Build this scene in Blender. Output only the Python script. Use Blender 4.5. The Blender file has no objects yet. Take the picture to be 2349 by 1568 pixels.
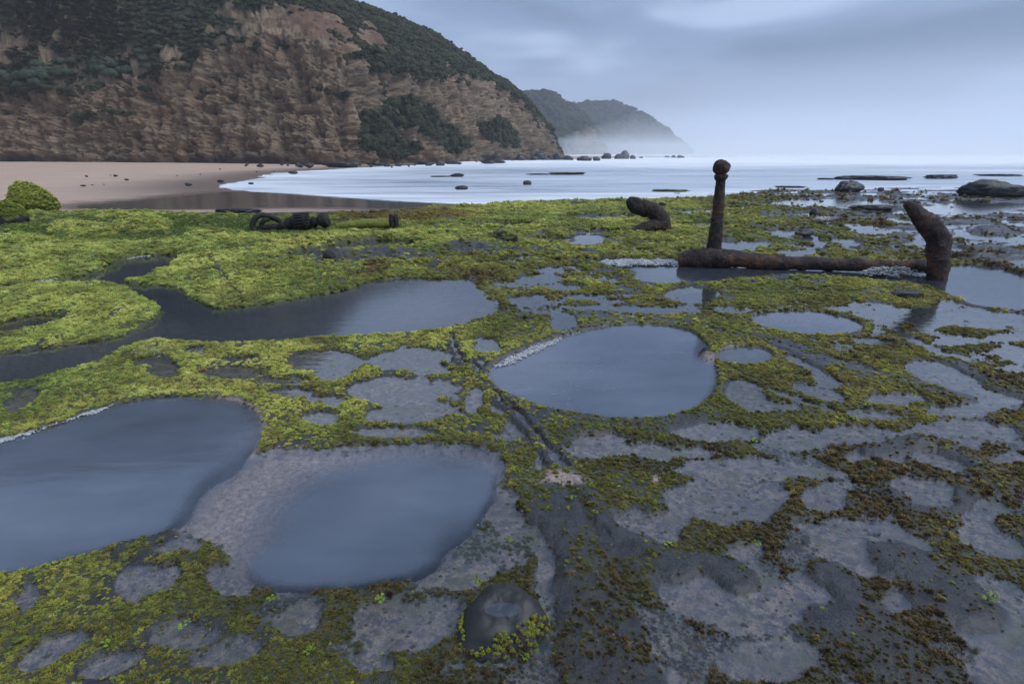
import bpy, math, random
import numpy as np
from mathutils import Vector

# ------------------------------------------------------------------ camera
FPX, CX, CY = 1305.0, 1174.5, 784.0          # layout units: the photograph seen 2349 x 1568
HOR = 350.0                                  # horizon row
PITCH = math.atan((CY - HOR) / FPX)
CAM = np.array([0.0, 0.0, 1.5])
SP, CP = math.sin(PITCH), math.cos(PITCH)
scene = bpy.context.scene
col = scene.collection
cam = bpy.data.cameras.new('camera')
cam.sensor_width = 36.0
cam.lens = 36.0 * FPX / 2349.0
cam.clip_start, cam.clip_end = 0.05, 9000.0
cam_o = bpy.data.objects.new('camera', cam)
cam_o.location = CAM
cam_o.rotation_euler = (math.pi / 2 - PITCH, 0, 0)
col.objects.link(cam_o)
scene.camera = cam_o

# ------------------------------------------------------------------ sky and sun
SUN_EL, SUN_AZ = math.radians(56), math.radians(105)      # azimuth clockwise from +Y
world = bpy.data.worlds.new('World')
scene.world = world
world.use_nodes = True
wn, wl = world.node_tree.nodes, world.node_tree.links
wn.clear()


def N(nt, typ, **kw):
    n = nt.nodes.new(typ)
    for k, v in kw.items():
        if k == 'inp':
            for a, b in v.items():
                n.inputs[a].default_value = b
        else:
            setattr(n, k, v)
    return n


def math_node(nt, op, a, b=None, clamp=False):
    n = nt.nodes.new('ShaderNodeMath')
    n.operation = op
    n.use_clamp = clamp
    for i, v in enumerate((a, b)):
        if v is None:
            continue
        if isinstance(v, (int, float)):
            n.inputs[i].default_value = v
        else:
            nt.links.new(v, n.inputs[i])
    return n.outputs[0]


def mixc(nt, fac, a, b, typ='MIX'):
    n = nt.nodes.new('ShaderNodeMix')
    n.data_type = 'RGBA'
    n.blend_type = typ
    for sock, v in ((n.inputs[0], fac), (n.inputs[6], a), (n.inputs[7], b)):
        if isinstance(v, (int, float)):
            sock.default_value = v
        elif isinstance(v, (tuple, list)):
            sock.default_value = (*v[:3], 1)
        else:
            nt.links.new(v, sock)
    return n.outputs[2]


def ramp(nt, fac, stops, interp='LINEAR'):
    n = nt.nodes.new('ShaderNodeValToRGB')
    cr = n.color_ramp
    cr.interpolation = interp
    while len(cr.elements) < len(stops):
        cr.elements.new(0.5)
    for e, (p, c) in zip(cr.elements, stops):
        e.position = p
        e.color = (*c, 1) if isinstance(c, (tuple, list)) else (c, c, c, 1)
    if fac is not None:
        nt.links.new(fac, n.inputs[0])
    return n.outputs[0]


def noise(nt, vec, scale, detail=4, rough=0.55, dist=0.0):
    n = nt.nodes.new('ShaderNodeTexNoise')
    n.inputs['Scale'].default_value = scale
    n.inputs['Detail'].default_value = detail
    n.inputs['Roughness'].default_value = rough
    n.inputs['Distortion'].default_value = dist
    if vec is not None:
        nt.links.new(vec, n.inputs['Vector'])
    return n.outputs[0]


def mapping(nt, vec, scale=(1, 1, 1), rot=(0, 0, 0), loc=(0, 0, 0)):
    n = nt.nodes.new('ShaderNodeMapping')
    n.inputs['Scale'].default_value = scale
    n.inputs['Rotation'].default_value = rot
    n.inputs['Location'].default_value = loc
    nt.links.new(vec, n.inputs['Vector'])
    return n.outputs[0]


wt = world.node_tree
sky = N(wt, 'ShaderNodeTexSky', sky_type='NISHITA', sun_disc=False)
sky.sun_elevation = SUN_EL
sky.sun_rotation = SUN_AZ
sky.air_density, sky.dust_density = 1.0, 2.0
tc = N(wt, 'ShaderNodeTexCoord')
sep = N(wt, 'ShaderNodeSeparateXYZ')
wl.new(tc.outputs['Generated'], sep.inputs[0])
zc = math_node(wt, 'MAXIMUM', sep.outputs[2], 0.0)
den = math_node(wt, 'ADD', zc, 0.10)
cmb = N(wt, 'ShaderNodeCombineXYZ')
wl.new(math_node(wt, 'DIVIDE', sep.outputs[0], den), cmb.inputs[0])
wl.new(math_node(wt, 'DIVIDE', sep.outputs[1], den), cmb.inputs[1])
cl1 = noise(wt, mapping(wt, tc.outputs['Generated'], (2.0, 2.0, 6.5), (0, 0, 0), (11.2, 0.6, 0.0)), 1.0, 3, 0.45, 0.5)
cl2 = noise(wt, mapping(wt, cmb.outputs[0], (0.35, 0.8, 1), (0, 0, 0.12), (4.1, 2.2, 0)), 1.0, 3, 0.5, 0.3)
cmix = math_node(wt, 'ADD', math_node(wt, 'MULTIPLY', cl1, 0.78), math_node(wt, 'MULTIPLY', cl2, 0.22))
# cloud layer brightness, the overcast's own thick and thin places
cloud = ramp(wt, cmix, [(0.38, (0.050, 0.082, 0.148)), (0.50, (0.122, 0.174, 0.290)), (0.62, (0.260, 0.325, 0.475))], 'EASE')
horiz = ramp(wt, zc, [(0.0, (1, 1, 1)), (0.035, (0.80, 0.80, 0.80)), (0.085, (0.36, 0.36, 0.36)), (0.15, (0, 0, 0))], 'EASE')
over = mixc(wt, horiz, cloud, (0.350, 0.405, 0.545))
nsk = mixc(wt, 1.0, sky.outputs[0], (0.06, 0.06, 0.06), 'MULTIPLY')
tot = mixc(wt, 0.92, nsk, over)
vm = N(wt, 'ShaderNodeVectorMath', operation='SCALE')
vm.inputs['Scale'].default_value = 10.0
wl.new(tot, vm.inputs[0])
bg = N(wt, 'ShaderNodeBackground')
bg.inputs['Strength'].default_value = 0.10
wl.new(vm.outputs[0], bg.inputs['Color'])
wo = N(wt, 'ShaderNodeOutputWorld')
wl.new(bg.outputs[0], wo.inputs['Surface'])

sun = bpy.data.lights.new('sun', 'SUN')
sun.energy = 1.5
sun.angle = math.radians(60)
sun.color = (0.90, 0.95, 1.0)
sun_o = bpy.data.objects.new('sun', sun)
sd = Vector((math.sin(SUN_AZ) * math.cos(SUN_EL), math.cos(SUN_AZ) * math.cos(SUN_EL), math.sin(SUN_EL)))
sun_o.rotation_euler = sd.to_track_quat('Z', 'Y').to_euler()
sun_o.location = sd * 50
col.objects.link(sun_o)

vs = scene.view_settings
vs.view_transform, vs.look, vs.gamma = 'Standard', 'None', 1.0
vs.exposure = 0.88
vs.use_curve_mapping = False
cy = scene.cycles
cy.use_denoising = True
cy.max_bounces, cy.diffuse_bounces, cy.glossy_bounces = 4, 2, 2
cy.use_adaptive_sampling = True
cy.adaptive_threshold = 0.02
cy.transparent_max_bounces, cy.volume_bounces = 8, 1
cy.caustics_reflective = cy.caustics_refractive = False


# ------------------------------------------------------------------ numeric helpers
def at(px, py, z=0.0):
    dx, dy, dz = px - CX, FPX * CP + (CY - py) * SP, -FPX * SP + (CY - py) * CP
    t = (z - CAM[2]) / dz
    return np.array([dx * t, dy * t, z])


def at_y(px, py, Y):
    """the point on the ray of a layout pixel at forward distance Y"""
    dx, dy, dz = px - CX, FPX * CP + (CY - py) * SP, -FPX * SP + (CY - py) * CP
    t = Y / dy
    return np.array([dx * t, Y, CAM[2] + dz * t])


def mpp(p):
    return (p[1] * CP - (p[2] - CAM[2]) * SP) / FPX


def proj(x, y, z):
    zz = z - CAM[2]
    f = y * CP - zz * SP
    f = np.maximum(f, 0.05)
    u = y * SP + zz * CP
    return CX + FPX * x / f, CY - FPX * u / f


def ss(a, b, x):
    t = np.clip((x - a) / (b - a), 0, 1)
    return t * t * (3 - 2 * t)


def _hash(ix, iy, iz, seed):
    with np.errstate(over='ignore'):
        h = (ix.astype(np.uint32) * np.uint32(374761393) + iy.astype(np.uint32) * np.uint32(668265263)
             + iz.astype(np.uint32) * np.uint32(2246822519) + np.uint32(seed * 3266489917 & 0xffffffff))
        h = (h ^ (h >> np.uint32(13))) * np.uint32(1274126177)
        h = h ^ (h >> np.uint32(16))
    return h.astype(np.float32) / np.float32(4294967295.0)


def vn2(x, y, seed=0):
    x0, y0 = np.floor(x), np.floor(y)
    fx, fy = x - x0, y - y0
    fx, fy = fx * fx * (3 - 2 * fx), fy * fy * (3 - 2 * fy)
    ix, iy = x0.astype(np.int64), y0.astype(np.int64)
    z = np.zeros_like(ix)
    a, b = _hash(ix, iy, z, seed), _hash(ix + 1, iy, z, seed)
    c, d = _hash(ix, iy + 1, z, seed), _hash(ix + 1, iy + 1, z, seed)
    return (a * (1 - fx) + b * fx) * (1 - fy) + (c * (1 - fx) + d * fx) * fy


def vn3(x, y, zv, seed=0):
    x0, y0, z0 = np.floor(x), np.floor(y), np.floor(zv)
    fx, fy, fz = x - x0, y - y0, zv - z0
    fx, fy, fz = fx * fx * (3 - 2 * fx), fy * fy * (3 - 2 * fy), fz * fz * (3 - 2 * fz)
    ix, iy, iz = x0.astype(np.int64), y0.astype(np.int64), z0.astype(np.int64)
    r = 0
    for k, wz in ((0, 1 - fz), (1, fz)):
        a, b = _hash(ix, iy, iz + k, seed), _hash(ix + 1, iy, iz + k, seed)
        c, d = _hash(ix, iy + 1, iz + k, seed), _hash(ix + 1, iy + 1, iz + k, seed)
        r = r + wz * ((a * (1 - fx) + b * fx) * (1 - fy) + (c * (1 - fx) + d * fx) * fy)
    return r


def fbm2(x, y, oct=4, seed=0, gain=0.5):
    s, a, t = 0, 1.0, 0
    for k in range(oct):
        ca, sa = math.cos(k * 0.9), math.sin(k * 0.9)
        s = s + a * vn2((x * ca - y * sa) * 2.03 ** k, (x * sa + y * ca) * 2.03 ** k, seed + k * 7)
        t += a
        a *= gain
    return s / t                      # 0..1


def fbm3(x, y, z, oct=4, seed=0, gain=0.5):
    s, a, t = 0, 1.0, 0
    for k in range(oct):
        f = 2.03 ** k
        s = s + a * vn3(x * f + 3.1 * k, y * f - 1.7 * k, z * f + 0.9 * k, seed + k * 7)
        t += a
        a *= gain
    return s / t


def poly_sdf(x, y, poly, margin=1.5):
    """signed distance, negative inside; far points get +margin"""
    P = np.asarray(poly, dtype=np.float64)
    out = np.full(x.shape, margin, dtype=np.float64)
    lo, hi = P.min(0) - margin, P.max(0) + margin
    m = (x > lo[0]) & (x < hi[0]) & (y > lo[1]) & (y < hi[1])
    xs, ys = x[m], y[m]
    if xs.size == 0:
        return out
    d = np.full(xs.shape, 1e9)
    ins = np.zeros(xs.shape, bool)
    for i in range(len(P)):
        ax, ay = P[i]
        bx, by = P[(i + 1) % len(P)]
        ex, ey = bx - ax, by - ay
        t = np.clip(((xs - ax) * ex + (ys - ay) * ey) / (ex * ex + ey * ey + 1e-12), 0, 1)
        d = np.minimum(d, (xs - ax - t * ex) ** 2 + (ys - ay - t * ey) ** 2)
        c = (ay > ys) != (by > ys)
        ins ^= c & (xs < (bx - ax) * (ys - ay) / (by - ay + 1e-12) + ax)
    d = np.sqrt(d)
    d[ins] *= -1
    out[m] = d
    return out


def line_dist(x, y, pts, margin=1.0):
    P = np.asarray(pts, dtype=np.float64)
    out = np.full(x.shape, margin, dtype=np.float64)
    lo, hi = P.min(0) - margin, P.max(0) + margin
    m = (x > lo[0]) & (x < hi[0]) & (y > lo[1]) & (y < hi[1])
    xs, ys = x[m], y[m]
    d = np.full(xs.shape, 1e9)
    for i in range(len(P) - 1):
        ax, ay = P[i]
        ex, ey = P[i + 1] - P[i]
        t = np.clip(((xs - ax) * ex + (ys - ay) * ey) / (ex * ex + ey * ey + 1e-12), 0, 1)
        d = np.minimum(d, (xs - ax - t * ex) ** 2 + (ys - ay - t * ey) ** 2)
    out[m] = np.minimum(np.sqrt(d), margin)
    return out


def smooth_poly(pts, k=3, closed=True):
    P = np.asarray(pts, float)
    for _ in range(k):
        Q = np.roll(P, -1, 0)
        a, b = 0.75 * P + 0.25 * Q, 0.25 * P + 0.75 * Q
        R = np.empty((len(P) * 2, P.shape[1]))
        R[0::2], R[1::2] = a, b
        P = R if closed else np.vstack([P[:1], R[:-2], P[-1:]])
    return P


def vpoly(pts, z=0.0, k=2):
    return smooth_poly([at(px, py, z)[:2] for px, py in pts], k)


# ------------------------------------------------------------------ mesh helpers
def mesh_np(name, V, F, smooth=True):
    me = bpy.data.meshes.new(name)
    V = np.ascontiguousarray(V, dtype=np.float32)
    F = np.ascontiguousarray(F, dtype=np.int32)
    me.vertices.add(len(V))
    me.vertices.foreach_set('co', V.ravel())
    if len(F):
        n = F.shape[1]
        me.loops.add(F.size)
        me.loops.foreach_set('vertex_index', F.ravel())
        me.polygons.add(len(F))
        me.polygons.foreach_set('loop_start', np.arange(0, F.size, n, dtype=np.int32))
        me.update(calc_edges=True)
        if smooth:
            me.polygons.foreach_set('use_smooth', np.ones(len(F), bool))
    me.update()
    return me


def set_attr(me, name, arr, kind='FLOAT', dom='POINT'):
    a = me.attributes.new(name, kind, dom)
    key = {'FLOAT': 'value', 'FLOAT_COLOR': 'color', 'FLOAT_VECTOR': 'vector', 'INT': 'value'}[kind]
    a.data.foreach_set(key, np.ascontiguousarray(arr, dtype=np.int32 if kind == 'INT' else np.float32).ravel())


def link(name, me, mat=None, parent=None, label=None, cat=None, group=None, kind=None, loc=None):
    o = bpy.data.objects.new(name, me)
    col.objects.link(o)
    if mat is not None and me is not None and not me.materials:
        me.materials.append(mat)
    if parent is not None:
        o.parent = parent
    if loc is not None:
        o.location = loc
    for k, v in (('label', label), ('category', cat), ('group', group), ('kind', kind)):
        if v:
            o[k] = v
    return o


def grid_faces(r, c):
    i = np.arange(r * c).reshape(r, c)
    return np.stack([i[:-1, :-1], i[:-1, 1:], i[1:, 1:], i[1:, :-1]], -1).reshape(-1, 4)


# ------------------------------------------------------------------ materials
def new_mat(name):
    m = bpy.data.materials.new(name)
    m.use_nodes = True
    nt = m.node_tree
    nt.nodes.clear()
    out = nt.nodes.new('ShaderNodeOutputMaterial')
    return m, nt, out


def principled(nt, out, color=None, rough=0.6, spec=0.5, normal=None):
    p = nt.nodes.new('ShaderNodeBsdfPrincipled')
    if isinstance(color, (tuple, list)):
        p.inputs['Base Color'].default_value = (*color, 1)
    elif color is not None:
        nt.links.new(color, p.inputs['Base Color'])
    if isinstance(rough, (int, float)):
        p.inputs['Roughness'].default_value = rough
    else:
        nt.links.new(rough, p.inputs['Roughness'])
    p.inputs['Specular IOR Level'].default_value = spec
    if normal is not None:
        nt.links.new(normal, p.inputs['Normal'])
    if out is not None:
        nt.links.new(p.outputs[0], out.inputs['Surface'])
    return p


def bump(nt, h, strength=0.5, dist=0.01, normal=None):
    b = nt.nodes.new('ShaderNodeBump')
    b.inputs['Strength'].default_value = strength
    b.inputs['Distance'].default_value = dist
    nt.links.new(h, b.inputs['Height'])
    if normal is not None:
        nt.links.new(normal, b.inputs['Normal'])
    return b.outputs[0]


def attr(nt, name, typ='GEOMETRY'):
    a = nt.nodes.new('ShaderNodeAttribute')
    a.attribute_name = name
    a.attribute_type = typ
    return a


def pos(nt):
    return nt.nodes.new('ShaderNodeNewGeometry').outputs['Position']


def mat_reef():
    m, nt, out = new_mat('reef_rock')
    P = pos(nt)
    a1, a2 = attr(nt, 'm1'), attr(nt, 'm2')
    s1 = N(nt, 'ShaderNodeSeparateColor')
    nt.links.new(a1.outputs['Color'], s1.inputs[0])
    s2 = N(nt, 'ShaderNodeSeparateColor')
    nt.links.new(a2.outputs['Color'], s2.inputs[0])
    big, mid, fine = noise(nt, P, 2.2, 4), noise(nt, P, 16, 5, 0.65), noise(nt, P, 90, 4, 0.7)
    rock = mixc(nt, ramp(nt, mid, [(0.3, 0), (0.7, 1)]), (0.015, 0.016, 0.018), (0.055, 0.055, 0.058))
    # encrusted floor of the shallow puddles
    fl = mixc(nt, ramp(nt, noise(nt, P, 30, 6, .72), [(0.43, 0), (0.58, 1)]), (0.105, 0.10, 0.110), (0.38, 0.285, 0.225))
    fl = mixc(nt, ramp(nt, noise(nt, P, 3.5, 5, .65), [(0.42, 0), (0.62, .65)]), fl, (0.145, 0.135, 0.15))
    fl = mixc(nt, ramp(nt, noise(nt, P, 7, 4, 0.6), [(0.5, 0), (0.66, 0.6)]), fl, (0.14, 0.135, 0.045))
    fl = mixc(nt, ramp(nt, noise(nt, P, 48, 4, .7), [(0.52, 0), (0.62, .6)]), fl, (0.23, 0.15, 0.115))
    fl = mixc(nt, ramp(nt, fine, [(0.62, 0), (0.74, 0.85)]), fl, (0.36, 0.33, 0.31))
    fl = mixc(nt, ramp(nt, fine, [(0.28, 0.7), (0.42, 0)]), fl, (0.06, 0.06, 0.062))
    c = mixc(nt, s2.outputs[1], rock, fl)
    pk = mixc(nt, ramp(nt, noise(nt, P, 34, 5, 0.7), [(0.34, 0), (0.66, 1)]), (0.27, 0.195, 0.17), (0.60, 0.45, 0.40))
    c = mixc(nt, s1.outputs[2], c, pk)
    silt = mixc(nt, big, (0.035, 0.045, 0.055), (0.09, 0.10, 0.105))
    c = mixc(nt, s2.outputs[2], c, silt)
    mo = mixc(nt, s1.outputs[1], (0.20, 0.22, 0.030), (0.085, 0.058, 0.022))
    mo = mixc(nt, ramp(nt, noise(nt, P, 130, 4, .7), [(0.32, 0.75), (0.56, 0)]), mo, (0.04, 0.042, 0.012))
    c = mixc(nt, s1.outputs[0], c, mo)
    rg = math_node(nt, 'ADD', 0.34, math_node(nt, 'MULTIPLY', s1.outputs[0], 0.4))
    hsum = math_node(nt, 'ADD', math_node(nt, 'MULTIPLY', mid, 0.6), math_node(nt, 'MULTIPLY', fine, 0.4))
    nrm = bump(nt, hsum, 0.9, 0.035)
    p = principled(nt, out, c, rg, 0.5, nrm)
    dry = math_node(nt, 'SUBTRACT', 0.32, math_node(nt, 'MULTIPLY', s1.outputs[0], 0.32), True)
    dry = math_node(nt, 'MULTIPLY', dry, s2.outputs[0])          # no gloss on stone under water
    nt.links.new(math_node(nt, 'ADD', .04, math_node(nt, 'MULTIPLY', s2.outputs[0], .4)), p.inputs['Specular IOR Level'])
    nt.links.new(dry, p.inputs['Coat Weight'])          # the wet film on the stone
    p.inputs['Coat Roughness'].default_value = 0.32
    p.inputs['Coat IOR'].default_value = 1.55
    nt.links.new(bump(nt, mid, 0.35, 0.02), p.inputs['Coat Normal'])
    return m


def mat_water(name, turb_col=(0.092, 0.112, 0.150), rip=0.04):
    m, nt, out = new_mat(name)
    P = pos(nt)
    d = attr(nt, 'depth').outputs['Fac']
    tb = attr(nt, 'turb').outputs['Fac']
    # Beer-Lambert loss through the standing water
    e = math_node(nt, 'POWER', 2.718, math_node(nt, 'MULTIPLY', d, -9.5))
    al = math_node(nt, 'MULTIPLY', math_node(nt, 'SUBTRACT', 1.0, e, True), tb, True)
    tr = N(nt, 'ShaderNodeBsdfTransparent')
    tr.inputs[0].default_value = (0.90, 0.95, 0.97, 1)
    df = N(nt, 'ShaderNodeBsdfDiffuse')
    cloudy = mixc(nt, ramp(nt, noise(nt, mapping(nt, P, (1.2, 2.2, 1)), 1.4, 4), [(0.3, 0), (0.7, 1)]),
                  tuple(v * 0.8 for v in turb_col), tuple(v * 1.15 for v in turb_col))
    nt.links.new(cloudy, df.inputs['Color'])
    mx = N(nt, 'ShaderNodeMixShader')
    nt.links.new(al, mx.inputs[0])
    nt.links.new(tr.outputs[0], mx.inputs[1])
    nt.links.new(df.outputs[0], mx.inputs[2])
    w1 = noise(nt, mapping(nt, P, (2.0, 7.0, 1)), 1.6, 3)
    nrm = bump(nt, w1, rip, 0.05)
    gl = N(nt, 'ShaderNodeBsdfGlossy')
    gl.inputs['Color'].default_value = (1, 1, 1, 1)
    gl.inputs['Roughness'].default_value = 0.06 if name == 'film_water' else 0.10
    nt.links.new(nrm, gl.inputs['Normal'])
    fr = N(nt, 'ShaderNodeFresnel')
    # a sheet without thickness: the same reflectance from above and from below
    bf = nt.nodes.new('ShaderNodeNewGeometry').outputs['Backfacing']
    nt.links.new(math_node(nt, 'ADD', 1.90, math_node(nt, 'MULTIPLY', bf, 1 / 1.90 - 1.90)), fr.inputs['IOR'])
    m2 = N(nt, 'ShaderNodeMixShader')
    nt.links.new(fr.outputs[0], m2.inputs[0])
    nt.links.new(mx.outputs[0], m2.inputs[1])
    nt.links.new(gl.outputs[0], m2.inputs[2])
    nt.links.new(m2.outputs[0], out.inputs['Surface'])
    return m


def mat_weed(name, rough=0.55, dark=0.45):
    """algae: tint from each clump, darker at its base and paler at the tips"""
    m, nt, out = new_mat(name)
    c = attr(nt, 'tint', 'INSTANCER').outputs['Color']
    tip = attr(nt, 'tip').outputs['Fac']
    c2 = mixc(nt, tip, mixc(nt, 1.0, c, (dark, dark, dark * 0.9), 'MULTIPLY'), c)
    P = pos(nt)
    c2 = mixc(nt, ramp(nt, noise(nt, P, 45, 3), [(0.4, 0.0), (0.75, 0.35)]), c2,
              mixc(nt, 1.0, c2, (1.25, 1.15, 0.9), 'MULTIPLY'))
    p = principled(nt, out, c2, rough, 0.4)
    return m


def mat_stone(name, c0, c1, rough=0.5, sc=3.0, bumpd=0.05):
    m, nt, out = new_mat(name)
    tco = nt.nodes.new('ShaderNodeTexCoord').outputs['Object']
    a, b = noise(nt, tco, sc, 5, 0.65), noise(nt, tco, sc * 7, 5, 0.7)
    s = math_node(nt, 'ADD', math_node(nt, 'MULTIPLY', a, 0.6), math_node(nt, 'MULTIPLY', b, 0.4))
    c = mixc(nt, ramp(nt, s, [(0.33, 0), (0.68, 1)]), c0, c1)
    principled(nt, out, c, rough, 0.5, bump(nt, s, 0.8, bumpd))
    return m


def mat_mossy(name, c0, c1, mo=(0.25, 0.29, 0.03), amt=0.5):
    m, nt, out = new_mat(name)
    tco = nt.nodes.new('ShaderNodeTexCoord').outputs['Object']
    g = nt.nodes.new('ShaderNodeNewGeometry')
    sx = N(nt, 'ShaderNodeSeparateXYZ')
    nt.links.new(g.outputs['Normal'], sx.inputs[0])
    a, b = noise(nt, tco, 5, 5, 0.65), noise(nt, tco, 40, 5, 0.7)
    c = mixc(nt, a, c0, c1)
    k = math_node(nt, 'ADD', math_node(nt, 'MULTIPLY', sx.outputs[2], 0.35), a)
    k = ramp(nt, math_node(nt, 'ADD', k, amt - 0.6), [(0.45, 0), (0.6, 1)])
    mm = mixc(nt, ramp(nt, b, [(0.35, 0), (0.65, 1)]), tuple(v * 0.35 for v in mo), mo)
    c = mixc(nt, k, c, mm)
    principled(nt, out, c, 0.6, 0.4, bump(nt, math_node(nt, 'ADD', a, b), 0.9, 0.03))
    return m


def mat_rust():
    m, nt, out = new_mat('rusted_iron')
    tco = nt.nodes.new('ShaderNodeTexCoord').outputs['Object']
    a, b, c_ = noise(nt, tco, 4.5, 6, 0.65, 0.5), noise(nt, tco, 22, 5, 0.7), noise(nt, tco, 80, 4, 0.7)
    c = mixc(nt, ramp(nt, b, [(0.36, 0), (0.66, 1)]), (0.012, 0.010, 0.011), (0.060, 0.036, 0.030))
    c = mixc(nt, ramp(nt, a, [(0.49, 0), (0.61, 0.8)]), c, (0.185, 0.078, 0.034))
    c = mixc(nt, ramp(nt, noise(nt, tco, 9, 5, 0.7), [(0.60, 0), (0.70, 0.7)]), c, (0.27, 0.16, 0.065))
    c = mixc(nt, ramp(nt, c_, [(0.55, 0), (0.7, 0.6)]), c, (0.012, 0.010, 0.010))
    h = math_node(nt, 'ADD', math_node(nt, 'MULTIPLY', b, 0.7), math_node(nt, 'MULTIPLY', c_, 0.4))
    principled(nt, out, c, 0.62, 0.45, bump(nt, h, 1.0, 0.06))
    return m


def mat_sand():
    m, nt, out = new_mat('beach_sand')
    P = pos(nt)
    wet = attr(nt, 'wet').outputs['Fac']
    a = noise(nt, mapping(nt, P, (0.25, 0.9, 1)), 1.0, 6, 0.6)
    b = noise(nt, P, 9, 5, 0.7)
    c = mixc(nt, ramp(nt, a, [(0.3, 0), (0.7, 1)]), (0.42, 0.295, 0.22), (0.53, 0.385, 0.295))
    c = mixc(nt, ramp(nt, math_node(nt, 'ADD', math_node(nt, 'MULTIPLY', b, 0.6), math_node(nt, 'MULTIPLY', a, 0.4)),
                      [(0.60, 0), (0.68, 0.5)]), c, (0.13, 0.10, 0.085))
    c = mixc(nt, wet, c, (0.20, 0.145, 0.12))
    r = math_node(nt, 'SUBTRACT', 0.85, math_node(nt, 'MULTIPLY', wet, 0.62))
    principled(nt, out, c, r, 0.5, bump(nt, b, 0.25, 0.03))
    return m


def mat_sea():
    m, nt, out = new_mat('sea_water')
    P = pos(nt)
    fo = attr(nt, 'foam').outputs['Fac']
    a = noise(nt, mapping(nt, P, (0.10, 0.55, 1), (0, 0, -0.10)), 1.0, 6, 0.6, 0.8)
    b = noise(nt, mapping(nt, P, (0.025, 0.09, 1), (0, 0, 0.05)), 1.0, 5, 0.6, 0.5)
    s = math_node(nt, 'ADD', math_node(nt, 'MULTIPLY', a, 0.55), math_node(nt, 'MULTIPLY', b, 0.45))
    s = math_node(nt, 'ADD', s, math_node(nt, 'MULTIPLY', fo, 0.17))
    k = ramp(nt, s, [(0.40, 0), (0.56, 0.5), (0.70, 1)])
    c = mixc(nt, k, (0.34, 0.40, 0.48), (0.84, 0.87, 0.91))
    principled(nt, out, c, math_node(nt, 'ADD', 0.22, math_node(nt, 'MULTIPLY', k, 0.5)), 0.5,
               bump(nt, s, 0.35, 0.15))
    return m


def mat_cliff(name, far=0):
    m, nt, out = new_mat(name)
    P = pos(nt)
    a1 = attr(nt, 'm1')
    s1 = N(nt, 'ShaderNodeSeparateColor')
    nt.links.new(a1.outputs['Color'], s1.inputs[0])
    k = 0.35 if far else 1.0
    st = noise(nt, mapping(nt, P, (0.12 * k, 0.12 * k, 1.1 * k)), 1.0, 6, 0.65, 0.8)
    md = noise(nt, P, 0.55 * k, 7, 0.68, 0.3)
    fn = noise(nt, P, 3.2 * k, 5, 0.7)
    vt = noise(nt, mapping(nt, P, (1.6 * k, 1.6 * k, 0.16 * k)), 1.0, 5, 0.65)
    c = mixc(nt, ramp(nt, md, [(0.33, 0), (0.66, 1)]), (0.15, 0.100, 0.063), (0.37, 0.262, 0.168))
    c = mixc(nt, ramp(nt, st, [(0.36, 0.4), (0.50, 0)]), c, (0.075, 0.055, 0.042))
    c = mixc(nt, ramp(nt, vt, [(0.56, 0), (0.72, 0.6)]), c, (0.075, 0.060, 0.050))
    c = mixc(nt, ramp(nt, fn, [(0.30, 0.6), (0.46, 0)]), c, (0.070, 0.052, 0.040))
    c = mixc(nt, ramp(nt, noise(nt, mapping(nt, P, (0.05 * k, 0.05 * k, 0.35 * k), (0.05, 0.08, 0)), 1.0, 5, .6), [(0.50, 0), (0.62, .55)]), c, mixc(nt, fn, (0.20, 0.155, 0.11), (0.40, 0.31, 0.215)))
    c = mixc(nt, s1.outputs[1], c, mixc(nt, ramp(nt, fn, [(.35, 0), (.65, 1)]), (0.10, 0.055, 0.036), (0.22, 0.115, 0.075)))
    c = mixc(nt, s1.outputs[2], c, mixc(nt, fn, (0.035, 0.033, 0.034), (0.085, 0.075, 0.07)))
    vg = mixc(nt, ramp(nt, md, [(0.3, 0), (0.7, 1)]), (0.016, 0.020, 0.011), (0.060, 0.062, 0.026))
    vg = mixc(nt, ramp(nt, noise(nt, P, 0.2, 4), [(0.5, 0), (0.7, 0.7)]), vg, (0.075, 0.060, 0.034))
    c = mixc(nt, s1.outputs[0], c, vg)
    hs = math_node(nt, 'ADD', math_node(nt, 'MULTIPLY', md, 0.5), math_node(nt, 'MULTIPLY', fn, 0.35))
    principled(nt, out, c, 0.85, 0.25, bump(nt, hs, 1.0, 0.9 / k))
    return m


def mat_leaf(name, c0, c1):
    m, nt, out = new_mat(name)
    t = attr(nt, 'tint', 'INSTANCER').outputs['Fac']
    P = pos(nt)
    n = noise(nt, P, 1.1, 3)
    k = ramp(nt, math_node(nt, 'ADD', math_node(nt, 'MULTIPLY', n, 0.5), math_node(nt, 'MULTIPLY', t, 0.5)), [(0.25, 0), (0.75, 1)])
    principled(nt, out, mixc(nt, k, c0, c1), 0.75, 0.2)
    return m


M_REEF = mat_reef()
M_POOL = mat_water('pool_water', rip=0.016)
M_FILM = mat_water('film_water', rip=0.05)
M_WEED = mat_weed('yellow_green_algae')
M_BROWN = mat_weed('brown_algae', 0.6, 0.35)
M_LETT = mat_weed('sea_lettuce_leaf', 0.3, 0.55)
M_CORAL = mat_weed('coralline_algae', 0.8, 0.6)
M_SLATE = mat_stone('dark_slate', (0.018, 0.018, 0.020), (0.062, 0.060, 0.062), 0.5, 3.0, 0.05)
M_BASIN = mat_stone('worn_dark_stone', (0.014, 0.014, 0.014), (0.036, 0.034, 0.033), 0.5, 9.0, 0.004)
M_BLACK = mat_stone('wet_black_rock', (0.014, 0.014, 0.017), (0.050, 0.049, 0.052), 0.4, 1.2, 0.12)
M_MOSSROCK = mat_mossy('mossy_rock', (0.02, 0.02, 0.022), (0.06, 0.058, 0.058))
M_MOSSFULL = mat_mossy('moss_covered_rock', (0.02, 0.025, 0.015), (0.05, 0.05, 0.03), (0.30, 0.33, 0.05), 1.0)
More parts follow.
